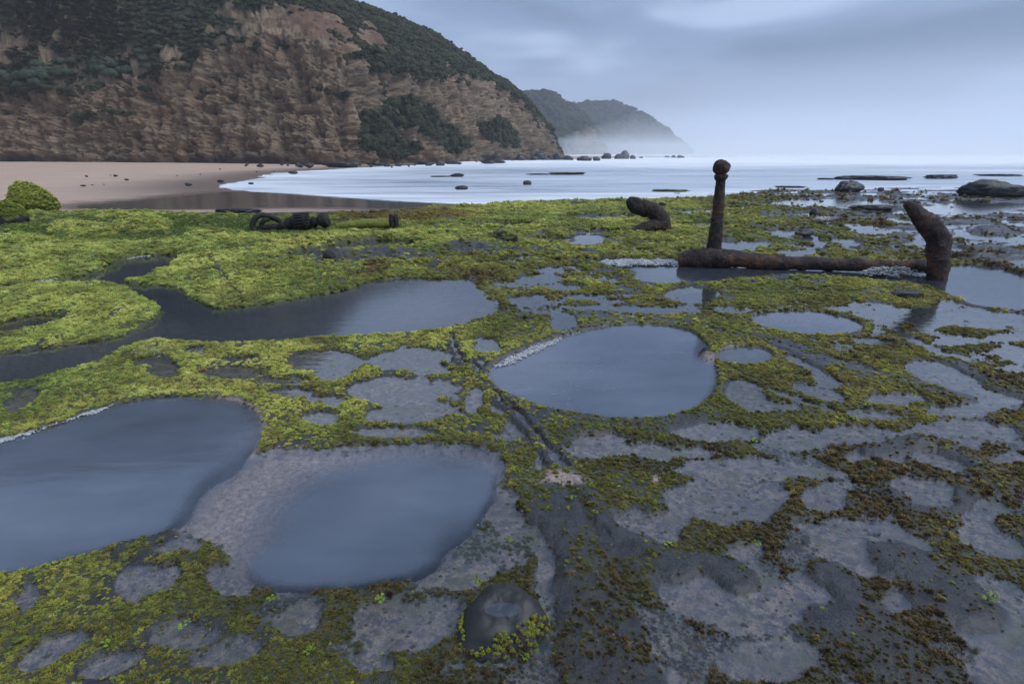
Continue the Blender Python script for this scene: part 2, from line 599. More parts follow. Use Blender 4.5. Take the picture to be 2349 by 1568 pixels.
M_WOOD = mat_mossy('weedy_old_timber', (0.014, 0.013, 0.012), (0.05, 0.045, 0.04), (0.10, 0.14, 0.02), 0.34)
M_RUST = mat_rust()
M_IRON = mat_mossy('black_corroded_iron', (0.006, 0.006, 0.006), (0.040, 0.033, 0.028), (0.12, 0.14, 0.03), 0.16)
M_SAND = mat_sand()
M_SEA = mat_sea()
M_CLIFF = mat_cliff('sandstone_cliff')
M_CLIFF_FAR = mat_cliff('far_headland', 1)
M_BUSH = mat_leaf('scrub_leaf', (0.015, 0.018, 0.010), (0.062, 0.064, 0.027))
M_PALE = mat_leaf('pale_shrub_leaf', (0.045, 0.062, 0.038), (0.155, 0.185, 0.125))
M_TUSS = mat_leaf('dry_tussock', (0.035, 0.034, 0.017), (0.105, 0.092, 0.050))

# ------------------------------------------------------------------ the reef: one worn rock platform
SEA_Z = -0.25
rng = np.random.default_rng(7)
Dv = [0.6]
while Dv[-1] < 36.0:
    Dv.append(Dv[-1] * (1.0046 if Dv[-1] > 2.5 else 1.02))
Dv = np.array(Dv)
SC = np.linspace(-1.15, 1.15, 960)
DD, S2 = np.meshgrid(Dv, SC, indexing='ij')
GX, GY = S2 * DD, DD - 1.6
NR, NC = GX.shape


def wlevel(y):
    return SEA_Z * ss(11.0, 27.0, y) - 0.012 * ss(27, 33, y)


WL = wlevel(GY)
n_w1 = fbm2(GX * 2.3, GY * 2.3, 3, 11) - 0.5
n_w2 = fbm2(GX * 2.3 + 40, GY * 2.3, 3, 12) - 0.5
n_f1 = fbm2(GX * 11, GY * 11, 3, 13) - 0.5
n_f2 = fbm2(GX * 11 + 9, GY * 11, 3, 14) - 0.5
n_m = fbm2(GX * 5 + 3, GY * 5, 3, 16) - 0.5
n_c = fbm2(GX * 38, GY * 38, 2, 15) - 0.5
WXp = GX + 0.10 * n_w1 + 0.07 * n_f1 + 0.018 * n_c
WYp = GY + 0.10 * n_w2 + 0.07 * n_f2 + 0.018 * n_c
PX, PY = proj(WXp, WYp, WL)

TY = [430, 470, 540, 620, 700, 800, 900, 1000, 1150, 1300, 1500, 1800]
TX = [0, 400, 800, 1200, 1600, 2000, 2349]


def table(T):
    T = np.array(T, float)
    fy = np.interp(PY, TY, np.arange(len(TY)))
    fx = np.interp(PX, TX, np.arange(len(TX)))
    iy, ix = np.minimum(fy.astype(int), len(TY) - 2), np.minimum(fx.astype(int), len(TX) - 2)
    ty, tx = fy - iy, fx - ix
    return (T[iy, ix] * (1 - tx) + T[iy, ix + 1] * tx) * (1 - ty) + (T[iy + 1, ix] * (1 - tx) + T[iy + 1, ix + 1] * tx) * ty


T_MOSS = table([[.9, .8, .6, .8, .35, .12, .1], [.95, .8, .6, .95, .80, .3, .2], [1, 1, .95, .88, .80, .56, .25],
                [1, 1, .88, .62, .78, .66, .3], [1, 1, .92, .72, .74, .62, .45], [1, .97, .9, .88, .68, .64, .5],
                [.95, .92, .82, .78, .60, .57, .48], [.93, .9, .82, .72, .58, .52, .42], [.85, .85, .75, .55, .42, .34, .4],
                [.78, .82, .66, .45, .36, .32, .32], [.75, .66, .5, .42, .38, .34, .3], [.7, .6, .5, .4, .4, .4, .3]])
T_BROWN = table([[.1, .3, .6, .3, .6, .85, .9], [.1, .3, .6, .1, .2, .7, .85], [0, .1, .3, .1, .1, .4, .85],
                 [0, .05, .5, .6, .2, .3, .8], [0, .05, .1, .4, .25, .35, .55], [0, .05, .1, .1, .22, .38, .5],
                 [.05, .1, .12, .18, .32, .42, .5], [.12, .14, .2, .25, .4, .48, .52], [.25, .25, .32, .45, .52, .6, .58],
                 [.34, .34, .42, .52, .6, .7, .64], [.4, .42, .5, .55, .62, .7, .64], [.4, .4, .5, .5, .6, .7, .6]])
T_WET = table([[0, 0, 0, .2, .65, .85, .85], [0, 0, 0, .22, .52, .82, .86], [0, 0, .12, .44, .58, .74, .82],
               [0, 0, .12, .58, .52, .56, .68], [0, 0, .14, .50, .54, .56, .56], [0, .12, .24, .3, .44, .46, .46],
               [.06, .1, .14, .15, .28, .3, .34], [.1, .1, .14, .15, .28, .32, .36], [.2, .25, .3, .38, .46, .46, .46],
               [.28, .28, .33, .42, .48, .48, .48], [.3, .33, .4, .42, .48, .48, .48], [.2, .2, .3, .3, .36, .36, .36]])
T_RISE = table([[.07, .06, .03, .04, .025, .012, .012], [.06, .05, .03, .04, .025, .012, .012], [.06, .06, .05, .035, .024, .014, .010],
                [.06, .06, .05, .02, .018, .015, .012], [.05, .05, .04, .02, .018, .016, .014], [.045, .04, .03, .03, .022, .022, .02],
                [.035, .03, .025, .025, .02, .02, .02], [.03, .026, .024, .022, .02, .02, .02], [.026, .024, .022, .02, .02, .02, .02],
                [.026, .024, .022, .02, .02, .02, .02], [.026, .024, .022, .02, .02, .02, .02], [.026, .024, .022, .02, .02, .02, .02]])

# base relief, with worn hollows
hol = fbm2(WXp * 2.6, WYp * 3.6, 4, 31)
far = ss(8, 16, GY)
hol = hol * (1 - far) + fbm2(WXp * 1.1, WYp * 2.0, 4, 32) * far
near = ss(9, 5.5, GY)
REL = T_RISE * (1 - .55 * near) + (0.034 - .024 * near) * n_f1 + (0.016 - .011 * near) * n_c + (0.07 * n_w1 + .10 * n_m + .05 * n_f2) * np.clip(T_RISE * 16 - .25, 0.04, 1)
thr = 0.32 + 0.34 * T_WET
REL = REL + np.where(T_WET > 0.01, np.clip((hol - thr) * (.30 - .18 * near), -0.045 + .025 * near, 0.03 - .02 * near), 0.01)
wl_ = np.clip(T_RISE * 16 - .25, 0, 1)
bil_ = np.abs(fbm2(GX * 1.5 + 2, GY * 1.8, 3, 33) - .5) * 2
REL += wl_ * .11 * (np.minimum(bil_, .45) - .2)
GAP = ss(.055, .012, bil_) * ss(.42, .55, fbm2(GX * .7, GY * .7, 2, 35))
REL -= .045 * GAP * wl_
GAP *= wl_
BARE = np.zeros_like(REL)


def ell(cx, cy, rx, ry, rot=0.0):
    c, s = math.cos(math.radians(rot)), math.sin(math.radians(rot))
    dx, dy = PX - cx, PY - cy
    return np.sqrt(((dx * c + dy * s) / rx) ** 2 + ((-dx * s + dy * c) / ry) ** 2)


# mounds: cx, cy, rx, ry, height, bare rock share
for cx, cy, rx, ry, h, b in [
        (330, 528, 62, 17, .30, 0), (165, 542, 48, 16, .26, 0), (235, 540, 42, 12, .18, 0), (40, 560, 70, 14, .10, 0),
        (640, 556, 170, 20, .06, 0), (800, 538, 95, 16, .05, 0), (560, 620, 150, 28, .07, 0), (120, 605, 140, 30, .07, 0),
        (130, 690, 150, 32, .09, 0), (320, 720, 60, 28, .08, .1), (500, 575, 110, 22, .08, 0), (250, 500, 110, 9, .10, 0),
        (420, 492, 70, 8, .12, 0), (80, 505, 60, 10, .08, 0), (900, 592, 120, 15, .06, 1.3), (765, 600, 62, 13, .07, 1.3),
        (1080, 574, 80, 12, .06, 1.2), (1155, 552, 34, 14, .12, 1.2), (1000, 505, 90, 8, .08, .2), (1210, 480, 60, 7, .07, .1),
        (1780, 497, 85, 8, .08, .7), (1620, 500, 60, 7, .05, .1), (1850, 533, 36, 6, .07, .9), (2010, 475, 60, 7, .08, .8),
        (2040, 670, 95, 13, .07, .95), (1740, 655, 120, 14, .03, .1), (1420, 628, 60, 12, .04, 0), (1560, 655, 90, 10, .04, .1),
        (2130, 1012, 60, 16, .06, .9), (2260, 595, 70, 8, .05, .9), (2290, 530, 90, 12, .06, .8), (2200, 480, 150, 9, .05, .6),
        (1330, 1000, 60, 45, .02, 1), (1210, 990, 30, 40, .02, 1), (2290, 1130, 60, 40, .03, .7), (330, 1185, 70, 20, .02, .2)]:
    e = ell(cx, cy, rx, ry)
    k = ss(1.35, 0.35, e + 0.35 * n_f2)
    REL += h * (.62 if cy < 600 and cx < 1000 else 1) * k * (1 + 0.6 * n_f1)
    BARE = np.maximum(BARE, np.minimum(k * b, 1))

for cx, cy, rx, ry in [(668, 531, 130, 20), (842, 521, 115, 18)]:
    k = ss(1.3, .7, ell(cx, cy, rx, ry))
    REL = REL * (1 - k) + (.008 + .02 * n_f1) * k
# shallow puddles worn into the platform, cx, cy, rx, ry, tilt (layout units)
Z1 = lambda L: [(x * .3653 + 1491, y * .3653 + 659.5, a * .3653, b * .3653, r) for x, y, a, b, r in L]
Z2 = lambda L: [(x * .3653 + 1491, y * .3653 + 1089.6, a * .3653, b * .3653, r) for x, y, a, b, r in L]
Z3 = lambda L: [(x * .3418 + 745.6, y * .3418 + 1089.6, a * .3418, b * .3418, r) for x, y, a, b, r in L]
Z4 = lambda L: [(x * .3418, y * .3418 + 1089.6, a * .3418, b * .3418, r) for x, y, a, b, r in L]
Z5 = lambda L: [(x * .3418 + 745.6, y * .3418 + 659.5, a * .3418, b * .3418, r) for x, y, a, b, r in L]
Z6 = lambda L: [(x * .3418, y * .3418 + 688.2, a * .3418, b * .3418, r) for x, y, a, b, r in L]
Z7 = lambda L: [(x * .4385 + 1319, y * .4385 + 286.8, a * .4385, b * .4385, r) for x, y, a, b, r in L]
PUD = (Z1([(250, 45, 130, 40, 0), (60, 135, 180, 14, 0), (1430, 130, 120, 15, 0), (1200, 135, 80, 12, 0), (1470, 205, 120, 20, 25),
           (1800, 185, 130, 60, 0), (2020, 140, 160, 30, 10), (2150, 190, 180, 22, 5), (2130, 232, 120, 22, 0), (1920, 340, 110, 28, 0),
           (2270, 310, 140, 26, 0), (1700, 345, 140, 20, 25), (1880, 420, 120, 16, 20), (2290, 410, 90, 45, 10), (2300, 510, 100, 25, 0),
           (860, 370, 100, 26, 10), (980, 470, 120, 36, 20), (1110, 570, 90, 38, 25), (1400, 345, 90, 15, 0), (1880, 565, 230, 62, 15),
           (1250, 490, 160, 22, 15), (2130, 690, 190, 48, 8), (1560, 700, 160, 34, 0), (1090, 660, 155, 34, 15), (640, 690, 150, 66, 25),
           (880, 760, 60, 25, 0), (980, 722, 180, 20, 20), (1380, 800, 120, 35, 5), (1970, 775, 180, 36, 0), (400, 900, 240, 52, 0),
           (900, 950, 140, 52, 5), (1340, 930, 260, 46, 0), (1950, 900, 280, 54, 0), (250, 1040, 220, 30, 0), (700, 1140, 400, 56, 0),
           (1350, 1050, 140, 26, 0), (1850, 1085, 160, 44, 15), (1540, 1050, 95, 38, 0), (2250, 1060, 110, 40, 0), (2000, 990, 70, 18, 0),
           (760, 210, 1, 1, 0), (1170, 270, 120, 10, 10)])
       + Z2([(1730, 110, 215, 76, 15), (500, 150, 320, 120, 0), (1130, 130, 110, 80, 0), (1400, 450, 310, 140, 15), (2150, 400, 190, 76, 15),
             (2130, 240, 120, 66, 0), (620, 470, 115, 52, 0), (500, 760, 350, 170, 15), (1080, 800, 190, 180, 20), (2130, 900, 260, 180, 20),
             (700, 1180, 250, 120, 0), (1560, 790, 130, 60, 0), (100, 330, 120, 70, 0), (1050, 310, 120, 30, 10), (2150, 1200, 200, 90, 0)])
       + Z3([(2050, 390, 210, 110, 0), (1500, 640, 95, 330, -8), (1250, 250, 110, 120, 0), (850, 650, 190, 100, 0), (560, 1020, 260, 140, 0),
             (2040, 1010, 75, 66, 0), (2000, 1330, 280, 76, 0), (1100, 1260, 90, 36, 0), (1660, 280, 75, 110, -20), (360, 1250, 130, 60, 0),
             (1200, 540, 60, 60, 0)])
       + Z4([(970, 740, 185, 105, -15), (1540, 690, 130, 76, 0), (220, 860, 60, 85, 0), (380, 1190, 165, 84, -20), (1270, 1060, 180, 80, -15),
             (2050, 980, 170, 110, 0), (1180, 470, 170, 56, 0), (800, 1280, 190, 56, -20), (1560, 1180, 190, 70, -20), (850, 510, 90, 18, -25)])
       + Z5([(90, 500, 130, 58, 0), (560, 480, 190, 48, -5), (700, 540, 110, 32, 0), (60, 590, 80, 36, 0), (530, 690, 265, 66, 0),
             (600, 830, 220, 46, -3), (480, 960, 190, 26, 0), (60, 770, 60, 28, 0), (1090, 400, 70, 30, 0), (1590, 230, 80, 50, 20),
             (1060, 350, 60, 12, 0), (1310, 220, 60, 10, 0), (1800, 80, 150, 14, 5), (2000, 145, 330, 20, 2), (1840, 1030, 165, 38, 0),
             (1900, 1100, 290, 36, 0), (2230, 1110, 120, 46, 0), (1310, 950, 66, 56, 50), (1180, 820, 60, 38, 30), (1480, 1180, 60, 60, 0),
             (1030, 520, 50, 30, 0), (1000, 760, 40, 60, 0), (1200, 1020, 60, 26, 0), (860, 430, 26, 60, 10)])
       + Z6([(1560, 490, 160, 33, 0), (1640, 395, 100, 19, 0), (1110, 450, 55, 60, -45), (2200, 420, 180, 56, 0), (1900, 550, 130, 24, 0),
             (1960, 630, 120, 28, 0), (2150, 680, 70, 18, 0), (2160, 800, 100, 32, 0), (140, 680, 80, 46, -40), (1340, 330, 60, 14, 0),
             (1000, 410, 70, 22, 0)])
       + Z7([(610, 880, 115, 34, 0), (830, 632, 155, 21, 0), (680, 525, 44, 14, 0), (120, 485, 180, 12, 0), (90, 560, 110, 10, 0),
             (60, 600, 90, 26, 0), (1250, 600, 60, 20, 30), (1100, 560, 90, 14, 0), (1500, 420, 160, 16, 0), (1250, 410, 200, 20, 0),
             (2060, 440, 210, 26, 0), (2220, 415, 180, 10, 0), (1180, 470, 90, 12, 0), (1430, 610, 80, 12, 10), (2150, 590, 170, 14, 3),
             (1850, 1000, 330, 34, 3), (2280, 1010, 120, 30, 0), (1550, 950, 90, 18, 0), (60, 900, 90, 14, 0), (1540, 560, 90, 10, 5),
             (1700, 630, 120, 9, 0), (640, 455, 110, 10, 0), (350, 770, 60, 20, 0)])
       + [(1240, 640, 45, 9, 0), (1300, 660, 40, 8, 0), (1215, 690, 40, 10, 0), (1260, 620, 30, 6, 0), (1400, 600, 50, 6, 0)])
PUDDLE = np.zeros_like(REL)
for cx, cy, rx, ry, r in PUD:
    if rx < 2:
        continue
    gs = 1.36 if cx < 1130 and 780 < cy < 1030 else 1.16
    rx, ry = rx * gs, ry * gs
    m = (np.abs(PX - cx) < rx * 1.6 + ry) & (np.abs(PY - cy) < ry * 1.6 + rx * 0.8)
    if not m.any():
        continue
    c, s = math.cos(math.radians(r)), math.sin(math.radians(r))
    dx, dy = PX[m] - cx, PY[m] - cy
    e = np.sqrt(((dx * c + dy * s) / rx) ** 2 + ((-dx * s + dy * c) / ry) ** 2)
    k = ss(1.26, 0.90, e + 0.36 * n_f1[m] + 0.10 * n_c[m])
    tgt = -0.013 + 0.006 * n_f2[m] + 0.004 * n_c[m]
    REL[m] = REL[m] * (1 - k) + tgt * k
    PUDDLE[m] = np.maximum(PUDDLE[m], k)

# bare cracked ledges: (points, half width m, height, groove depth)
for pts, hw, hh, gr in [
        ([(1038, 762), (1045, 800), (1075, 840), (1108, 868), (1128, 905), (1190, 948), (1225, 985), (1262, 1045), (1292, 1082)], .055, .04, .075),
        ([(1130, 835), (1200, 797), (1270, 772), (1340, 750), (1400, 739), (1500, 732), (1560, 738)], .05, .035, 0),
        ([(1560, 738), (1640, 757), (1700, 768), (1760, 778), (1830, 800), (1895, 836)], .11, .030, .02),
        ([(1870, 825), (1990, 858), (2110, 882), (2200, 910)], .09, .035, 0),
        ([(1180, 908), (1250, 942), (1330, 960), (1430, 972), (1530, 972), (1610, 945)], .09, .030, 0),
        ([(1268, 1170), (1300, 1215), (1325, 1270), (1350, 1330)], .09, .035, 0),
        ([(1300, 1120), (1330, 1150), (1355, 1190), (1360, 1220), (1450, 1260), (1530, 1290)], .09, .035, .03),
        ([(1990, 1035), (2060, 1026), (2120, 1008), (2180, 1030), (2260, 1072)], .06, .035, 0),
        ([(1540, 1290), (1640, 1285), (1700, 1330)], .06, .03, 0), ([(1900, 1310), (1960, 1370), (2000, 1430), (1990, 1480)], .07, .03, 0),
        ([(2080, 1290), (2130, 1330), (2180, 1380)], .12, .025, 0), ([(1950, 1470), (2040, 1500), (2120, 1560)], .12, .03, 0),
        ([(1340, 1360), (1380, 1430), (1350, 1500), (1400, 1560)], .12, .025, 0), ([(2030, 1120), (2060, 1150), (2130, 1175), (2210, 1165), (2230, 1130)], .04, .03, 0),
        ([(2180, 830), (2260, 865), (2349, 905)], .08, .03, 0), ([(1660, 668), (1760, 672), (1850, 668)], .04, .02, 0),
        ([(480, 610), (520, 640), (560, 700)], .03, .0, .03), ([(600, 560), (640, 585), (660, 600)], .02, 0, .06), ([(700, 548), (712, 575)], .02, 0, .06)]:
    L = smooth_poly([at(a, b)[:2] for a, b in pts], 2, False)
    d = line_dist(WXp, WYp, L, 0.6) + 0.02 * n_f2
    k = ss(1.6 * hw, 0.55 * hw, d)
    REL = np.where(k > 0, np.maximum(REL, REL * (1 - k) + (hh + 0.03 * n_f1) * k), REL)
    if gr:
        REL -= gr * ss(0.4 * hw + .012, 0.0, line_dist(WXp + .03 * n_w1, WYp, L, 0.6))
    BARE = np.maximum(BARE, k)
REL = np.where(REL > 0.004, 0.004 + (REL - 0.004) * (1 - .45 * near), REL)

# the deep pools
POOLS = {
    'left': [(-420, 1010), (-200, 1040), (0, 1010), (100, 985), (200, 950), (270, 926), (350, 914), (450, 908), (530, 916), (580, 932), (602, 960),
             (600, 990), (580, 1030), (545, 1065), (490, 1100), (452, 1140), (430, 1180), (392, 1216), (330, 1238), (250, 1258), (150, 1288), (0, 1325), (-250, 1380), (-480, 1300)],
    'front': [(640, 1140), (720, 1085), (830, 1050), (950, 1035), (1060, 1042), (1128, 1068), (1142, 1108), (1120, 1150), (1085, 1195), (1040, 1245), (985, 1292),
              (930, 1318), (820, 1342), (700, 1346), (610, 1330), (565, 1300), (590, 1250), (620, 1190)],
    'round': [(1118, 852), (1150, 825), (1200, 803), (1270, 778), (1350, 757), (1400, 748), (1480, 743), (1550, 750), (1595, 765), (1622, 800), (1640, 840),
              (1642, 880), (1622, 915), (1570, 944), (1500, 958), (1430, 960), (1330, 948), (1250, 932), (1180, 908), (1136, 884)],
    'small': [(1642, 812), (1668, 798), (1720, 794), (1760, 803), (1773, 820), (1750, 834), (1700, 840), (1650, 830)],
    'oval': [(1718, 726), (1760, 716), (1830, 712), (1900, 718), (1960, 735), (1984, 750), (1950, 765), (1880, 771), (1800, 763), (1740, 746)],
    'channel': [(-350, 690), (-100, 668), (0, 656), (120, 642), (238, 626), (236, 604), (330, 587), (415, 583), (412, 606), (345, 636), (262, 650), (330, 655), (410, 656),
                (432, 682), (470, 698), (525, 708), (600, 700), (700, 682), (800, 664), (830, 648), (900, 640), (1000, 634), (1090, 634), (1112, 660), (1150, 682),
                (1157, 712), (1122, 742), (1050, 756), (900, 767), (760, 776), (600, 786), (450, 786), (372, 778), (312, 787), (270, 815), (200, 840), (100, 866),
                (0, 888), (-300, 950), (-350, 860), (0, 812), (100, 800), (230, 782), (308, 764), (345, 742), (366, 716), (345, 700), (320, 680), (290, 655), (120, 652), (0, 664), (-350, 705)],
    'anchor': [(1375, 603), (1450, 596), (1550, 596), (1640, 604), (1760, 608), (1900, 612), (2060, 614), (2140, 618), (2185, 607), (2260, 604), (2349, 632), (2500, 640), (2500, 720),
               (2349, 714), (2240, 704), (2190, 684), (2140, 660), (2080, 650), (2000, 642), (1900, 634), (1800, 630), (1720, 638), (1620, 652), (1500, 652), (1448, 642), (1470, 622), (1400, 615)],
    'left_islet': [(-40, 760), (0, 742), (60, 724), (150, 721), (165, 727), (110, 747), (0, 768)],
    'dark_long': [(636, 598), (700, 574), (790, 556), (880, 550), (950, 554), (950, 568), (870, 576), (770, 584), (690, 600), (650, 606)],
    'far_a': [(1190, 548), (1240, 542), (1300, 545), (1318, 551), (1270, 557), (1205, 555)],
    'far_b': [(1070, 516), (1130, 510), (1205, 511), (1222, 517), (1180, 522), (1090, 522)],
    'far_c': [(1312, 532), (1400, 528), (1470, 530), (1430, 538), (1340, 538)],
    'far_d': [(1310, 495), (1380, 489), (1460, 490), (1455, 498), (1360, 500)],
}
DEEP = {'left': .42, 'front': .36, 'round': .40, 'small': .14, 'oval': .16, 'channel': .30, 'anchor': .14, 'left_islet': .2, 'dark_long': .25,
        'far_a': .15, 'far_b': .2, 'far_c': .15, 'far_d': .15}
TURB = {'left': 1, 'front': .95, 'round': 1, 'small': .8, 'oval': .8, 'channel': .30, 'anchor': .5, 'left_islet': .1, 'dark_long': .1}
SDF = {}
INP = np.zeros_like(REL)
CORAL = np.zeros_like(REL)
TURBV = np.full_like(REL, 0.35)
# submerged coralline shelf joining the two front pools
shelf = vpoly([(560, 1036), (700, 1028), (850, 1013), (1000, 1010), (1105, 1028), (1155, 1060), (1166, 1105), (1145, 1150), (1105, 1200), (1060, 1250), (1000, 1300),
               (930, 1328), (800, 1352), (650, 1350), (560, 1320), (525, 1270), (500, 1240), (395, 1218), (430, 1150), (500, 1080)])
d = poly_sdf(WXp, WYp, shelf)
D_SHELF = d
k = ss(0.03, -0.05, d)
REL = REL * (1 - k) + (-0.055 + 0.03 * n_f1 + 0.02 * n_c) * k
CORAL = np.maximum(CORAL, k)
for nm, pts in POOLS.items():
    P = vpoly(pts)
    sm = 0.4 if nm in ('left', 'front', 'round', 'small', 'oval') else 0.8
    d = poly_sdf(GX + sm * (WXp - GX), GY + sm * (WYp - GY), P)
    SDF[nm] = d
    dp = DEEP[nm]
    if nm not in ('front',):
        rim = ss(0.16, 0.03, d) * ss(-0.05, 0.02, d) * ss(-.05, .08, D_SHELF)
        REL = np.maximum(REL, np.where(rim > 0.05, (0.020 + 0.02 * n_f1) * rim - 0.03 * (1 - rim), REL))
    bank = 0.05 if nm in ('round', 'oval', 'small') else 0.09
    if nm in ('channel',):
        east = ss(900, 1060, PX)
        dp_v = dp * (1 - 0.55 * east)
        k = ss(0.02, -0.10 - 0.5 * east, d)
    elif nm == 'front' or nm == 'left':
        east = ss(350, 480, PX) if nm == 'left' else 1.0
        dp_v = dp
        lowr = np.maximum(ss(1230, 1290, PY), ss(1040, 1110, PX)) if nm == 'front' else 0
        k = ss(0.02, -bank * (1 - .4 * lowr) - 0.12 * east * (1 - lowr), d)
    else:
        dp_v = dp
        k = ss(0.03, -bank, d)
    bed = -dp_v + 0.08 * n_w1 + 0.02 * n_f1
    REL = REL * (1 - k) + bed * k
    INP = np.maximum(INP, k)
    TURBV = np.where(d < 0.08, TURB.get(nm, .15), TURBV)
    if nm in ('left', 'front', 'round', 'small', 'oval'):
        CORAL = np.maximum(CORAL, ss(0.035, -0.005, d) * ss(-0.30, -0.06, d) * (0.9 if nm != 'left' else ss(420, 520, PX)))
CORAL = np.maximum(CORAL, ss(1.2, 0.5, ell(1290, 1108, 60, 18) + .5 * n_f1) * .9)
CORAL = np.maximum(CORAL, ss(1.2, 0.5, ell(1500, 1102, 14, 10) + .4 * n_f1) * .9)

# seaward and sandward edge of the platform
EDGE = [(-900, 498), (-300, 500), (0, 500), (150, 502), (330, 500), (480, 502), (600, 504), (750, 500), (900, 496), (1000, 482), (1160, 470), (1300, 465), (1420, 461),
        (1550, 459), (1640, 452), (1720, 444), (1800, 439), (2000, 437), (2349, 432), (3300, 428)]
ex, ey = np.array([e[0] for e in EDGE], float), np.array([e[1] for e in EDGE], float)
QX, QY = proj(GX, GY, WL)
over_ = (np.interp(PX, ex, ey) - QY)                 # >0 past the edge, layout rows
scale = GY / 900.0 * 6.0
edge_m = over_ * (GY ** 2 + 2.2) / (1.5 * FPX) + 0.9 * n_w1
rimL = ss(-1.2, -0.1, edge_m) * ss(1150, 900, PX)
REL += 0.05 * rimL
drop = ss(0.0, 1.4, edge_m)
REL = REL * (1 - drop) - 0.55 * drop
# low reef patches awash beyond the edge on the right
patch = ss(0.56, 0.66, fbm2(GX * 0.5, GY * 0.9, 4, 77)) * ss(1500, 1750, PX) * ss(6.0, 0.8, edge_m)
REL = np.maximum(REL, np.where(edge_m > 0, 0.05 * patch - 0.08 * (1 - patch) - 0.5 * ss(3, 7, edge_m), REL))
GZ = WL + REL

# growth masks
cov = fbm2(GX * 5.5, GY * 5.5, 4, 51)
cov2 = fbm2(GX * 1.3 + 7, GY * 1.3, 3, 52)
MOSS = ss(0.64, 0.40, cov * 0.75 + cov2 * 0.25 + (0.62 - T_MOSS - .52 * near * ss(.75, .45, T_MOSS)) * 0.45)
MOSS *= ss(-0.030, -0.002, REL) * (1 - (.92 - .25 * near) * BARE) * (1 - 0.85 * CORAL) * (1 - 0.97 * ss(.12, .6, PUDDLE))
MOSS *= (1 - INP) * ss(2.0, -0.5, edge_m) * (1 - .85 * GAP)
ring = ss(1.5, 1.1, ell(1150, 1428, 92, 76)) * ss(0.9, 1.05, ell(1150, 1428, 92, 76))
MOSS = np.maximum(MOSS, ring * (0.35 + 0.6 * ss(.45, .6, cov)))
BR = np.clip(T_BROWN + 0.9 * (fbm2(GX * 2.2, GY * 2.2, 3, 61) - 0.5), 0, 1)
FLOOR = ss(-0.001, -0.008, REL) * (1 - INP) * (.15 + .85 * ss(5.5, 2.8, GY))
SILT = INP * ss(-0.10, -0.22, REL)
for nm in ('channel', 'left_islet', 'dark_long', 'far_b'):
    SILT = np.where(SDF[nm] < .1, SILT * .25, SILT)
nmask = int(NR * NC)
V = np.stack([GX, GY, GZ], -1).reshape(-1, 3)
reef_me = mesh_np('reef', V, grid_faces(NR, NC))
one = np.ones(nmask)
set_attr(reef_me, 'm1', np.stack([(MOSS * (.9 - .65 * ss(7, 4, GY))).ravel(), BR.ravel(), CORAL.ravel() * (1 - .9 * SILT.ravel()), one], -1), 'FLOAT_COLOR')
set_attr(reef_me, 'm2', np.stack([ss(-.014, .001, REL).ravel(), FLOOR.ravel(), SILT.ravel(), one], -1), 'FLOAT_COLOR')
link('reef', reef_me, M_REEF, kind='structure', label='dark rock platform covered with green weed and tide pools')

# ------------------------------------------------------------------ standing water
wz = WL + 0.0
dep = np.clip(-REL, 0, 1)
q = grid_faces(NR, NC)
cen_rel = REL.ravel()[q].min(1)
keep = (cen_rel < 0.012) & (GY.ravel()[q].min(1) < 33) & (edge_m.ravel()[q].max(1) < 8)
left_side = (PX.ravel()[q].mean(1) < 1620 + 400 * n_w1.ravel()[q[:, 0]]) & (edge_m.ravel()[q].mean(1) > 0.3)
keep &= ~left_side
owner = np.zeros(len(q), int)
names = list(POOLS)
for i, nm in enumerate(names):
    owner[(SDF[nm].ravel()[q].mean(1) < 0.03)] = i + 1
WV = np.stack([GX, GY, wz], -1).reshape(-1, 3)


def water_obj(name, faces, mat, label):
    u, inv = np.unique(faces.ravel(), return_inverse=True)
    me = mesh_np(name, WV[u], inv.reshape(-1, 4))
    set_attr(me, 'depth', dep.ravel()[u])
    set_attr(me, 'turb', TURBV.ravel()[u])
    return link(name, me, mat, kind='structure', label=label)


water_obj('shallow_water', q[keep & (owner == 0)], M_FILM, 'thin sheet of seawater lying in the hollows of the reef')
PLAB = {'left': 'large milky blue tide pool cut off by the left edge', 'front': 'oval blue tide pool with pink crusted rim behind the hollowed rock',
        'round': 'big round blue tide pool with white foam along its upper left rim', 'small': 'small round tide pool joined to the right of the big round pool',
        'oval': 'pale oval tide pool below the middle of the anchor', 'channel': 'dark winding water channel between the green weed banks',
        'anchor': 'pale tide pool under the fallen anchor', 'left_islet': 'small dark puddle inside the left green weed bank',
        'dark_long': 'dark long puddle behind the bare rock ridge', 'far_a': 'pale crescent pool left of the far anchor fluke',
        'far_b': 'dark narrow pool beyond the bare rock ridge', 'far_c': 'bright narrow pool in front of the far anchor fluke',
        'far_d': 'bright sliver of pool behind the far anchor fluke'}
for i, nm in enumerate(names):
    f = q[keep & (owner == i + 1)]
    if len(f):
        water_obj('tide_pool', f, M_POOL, PLAB[nm])

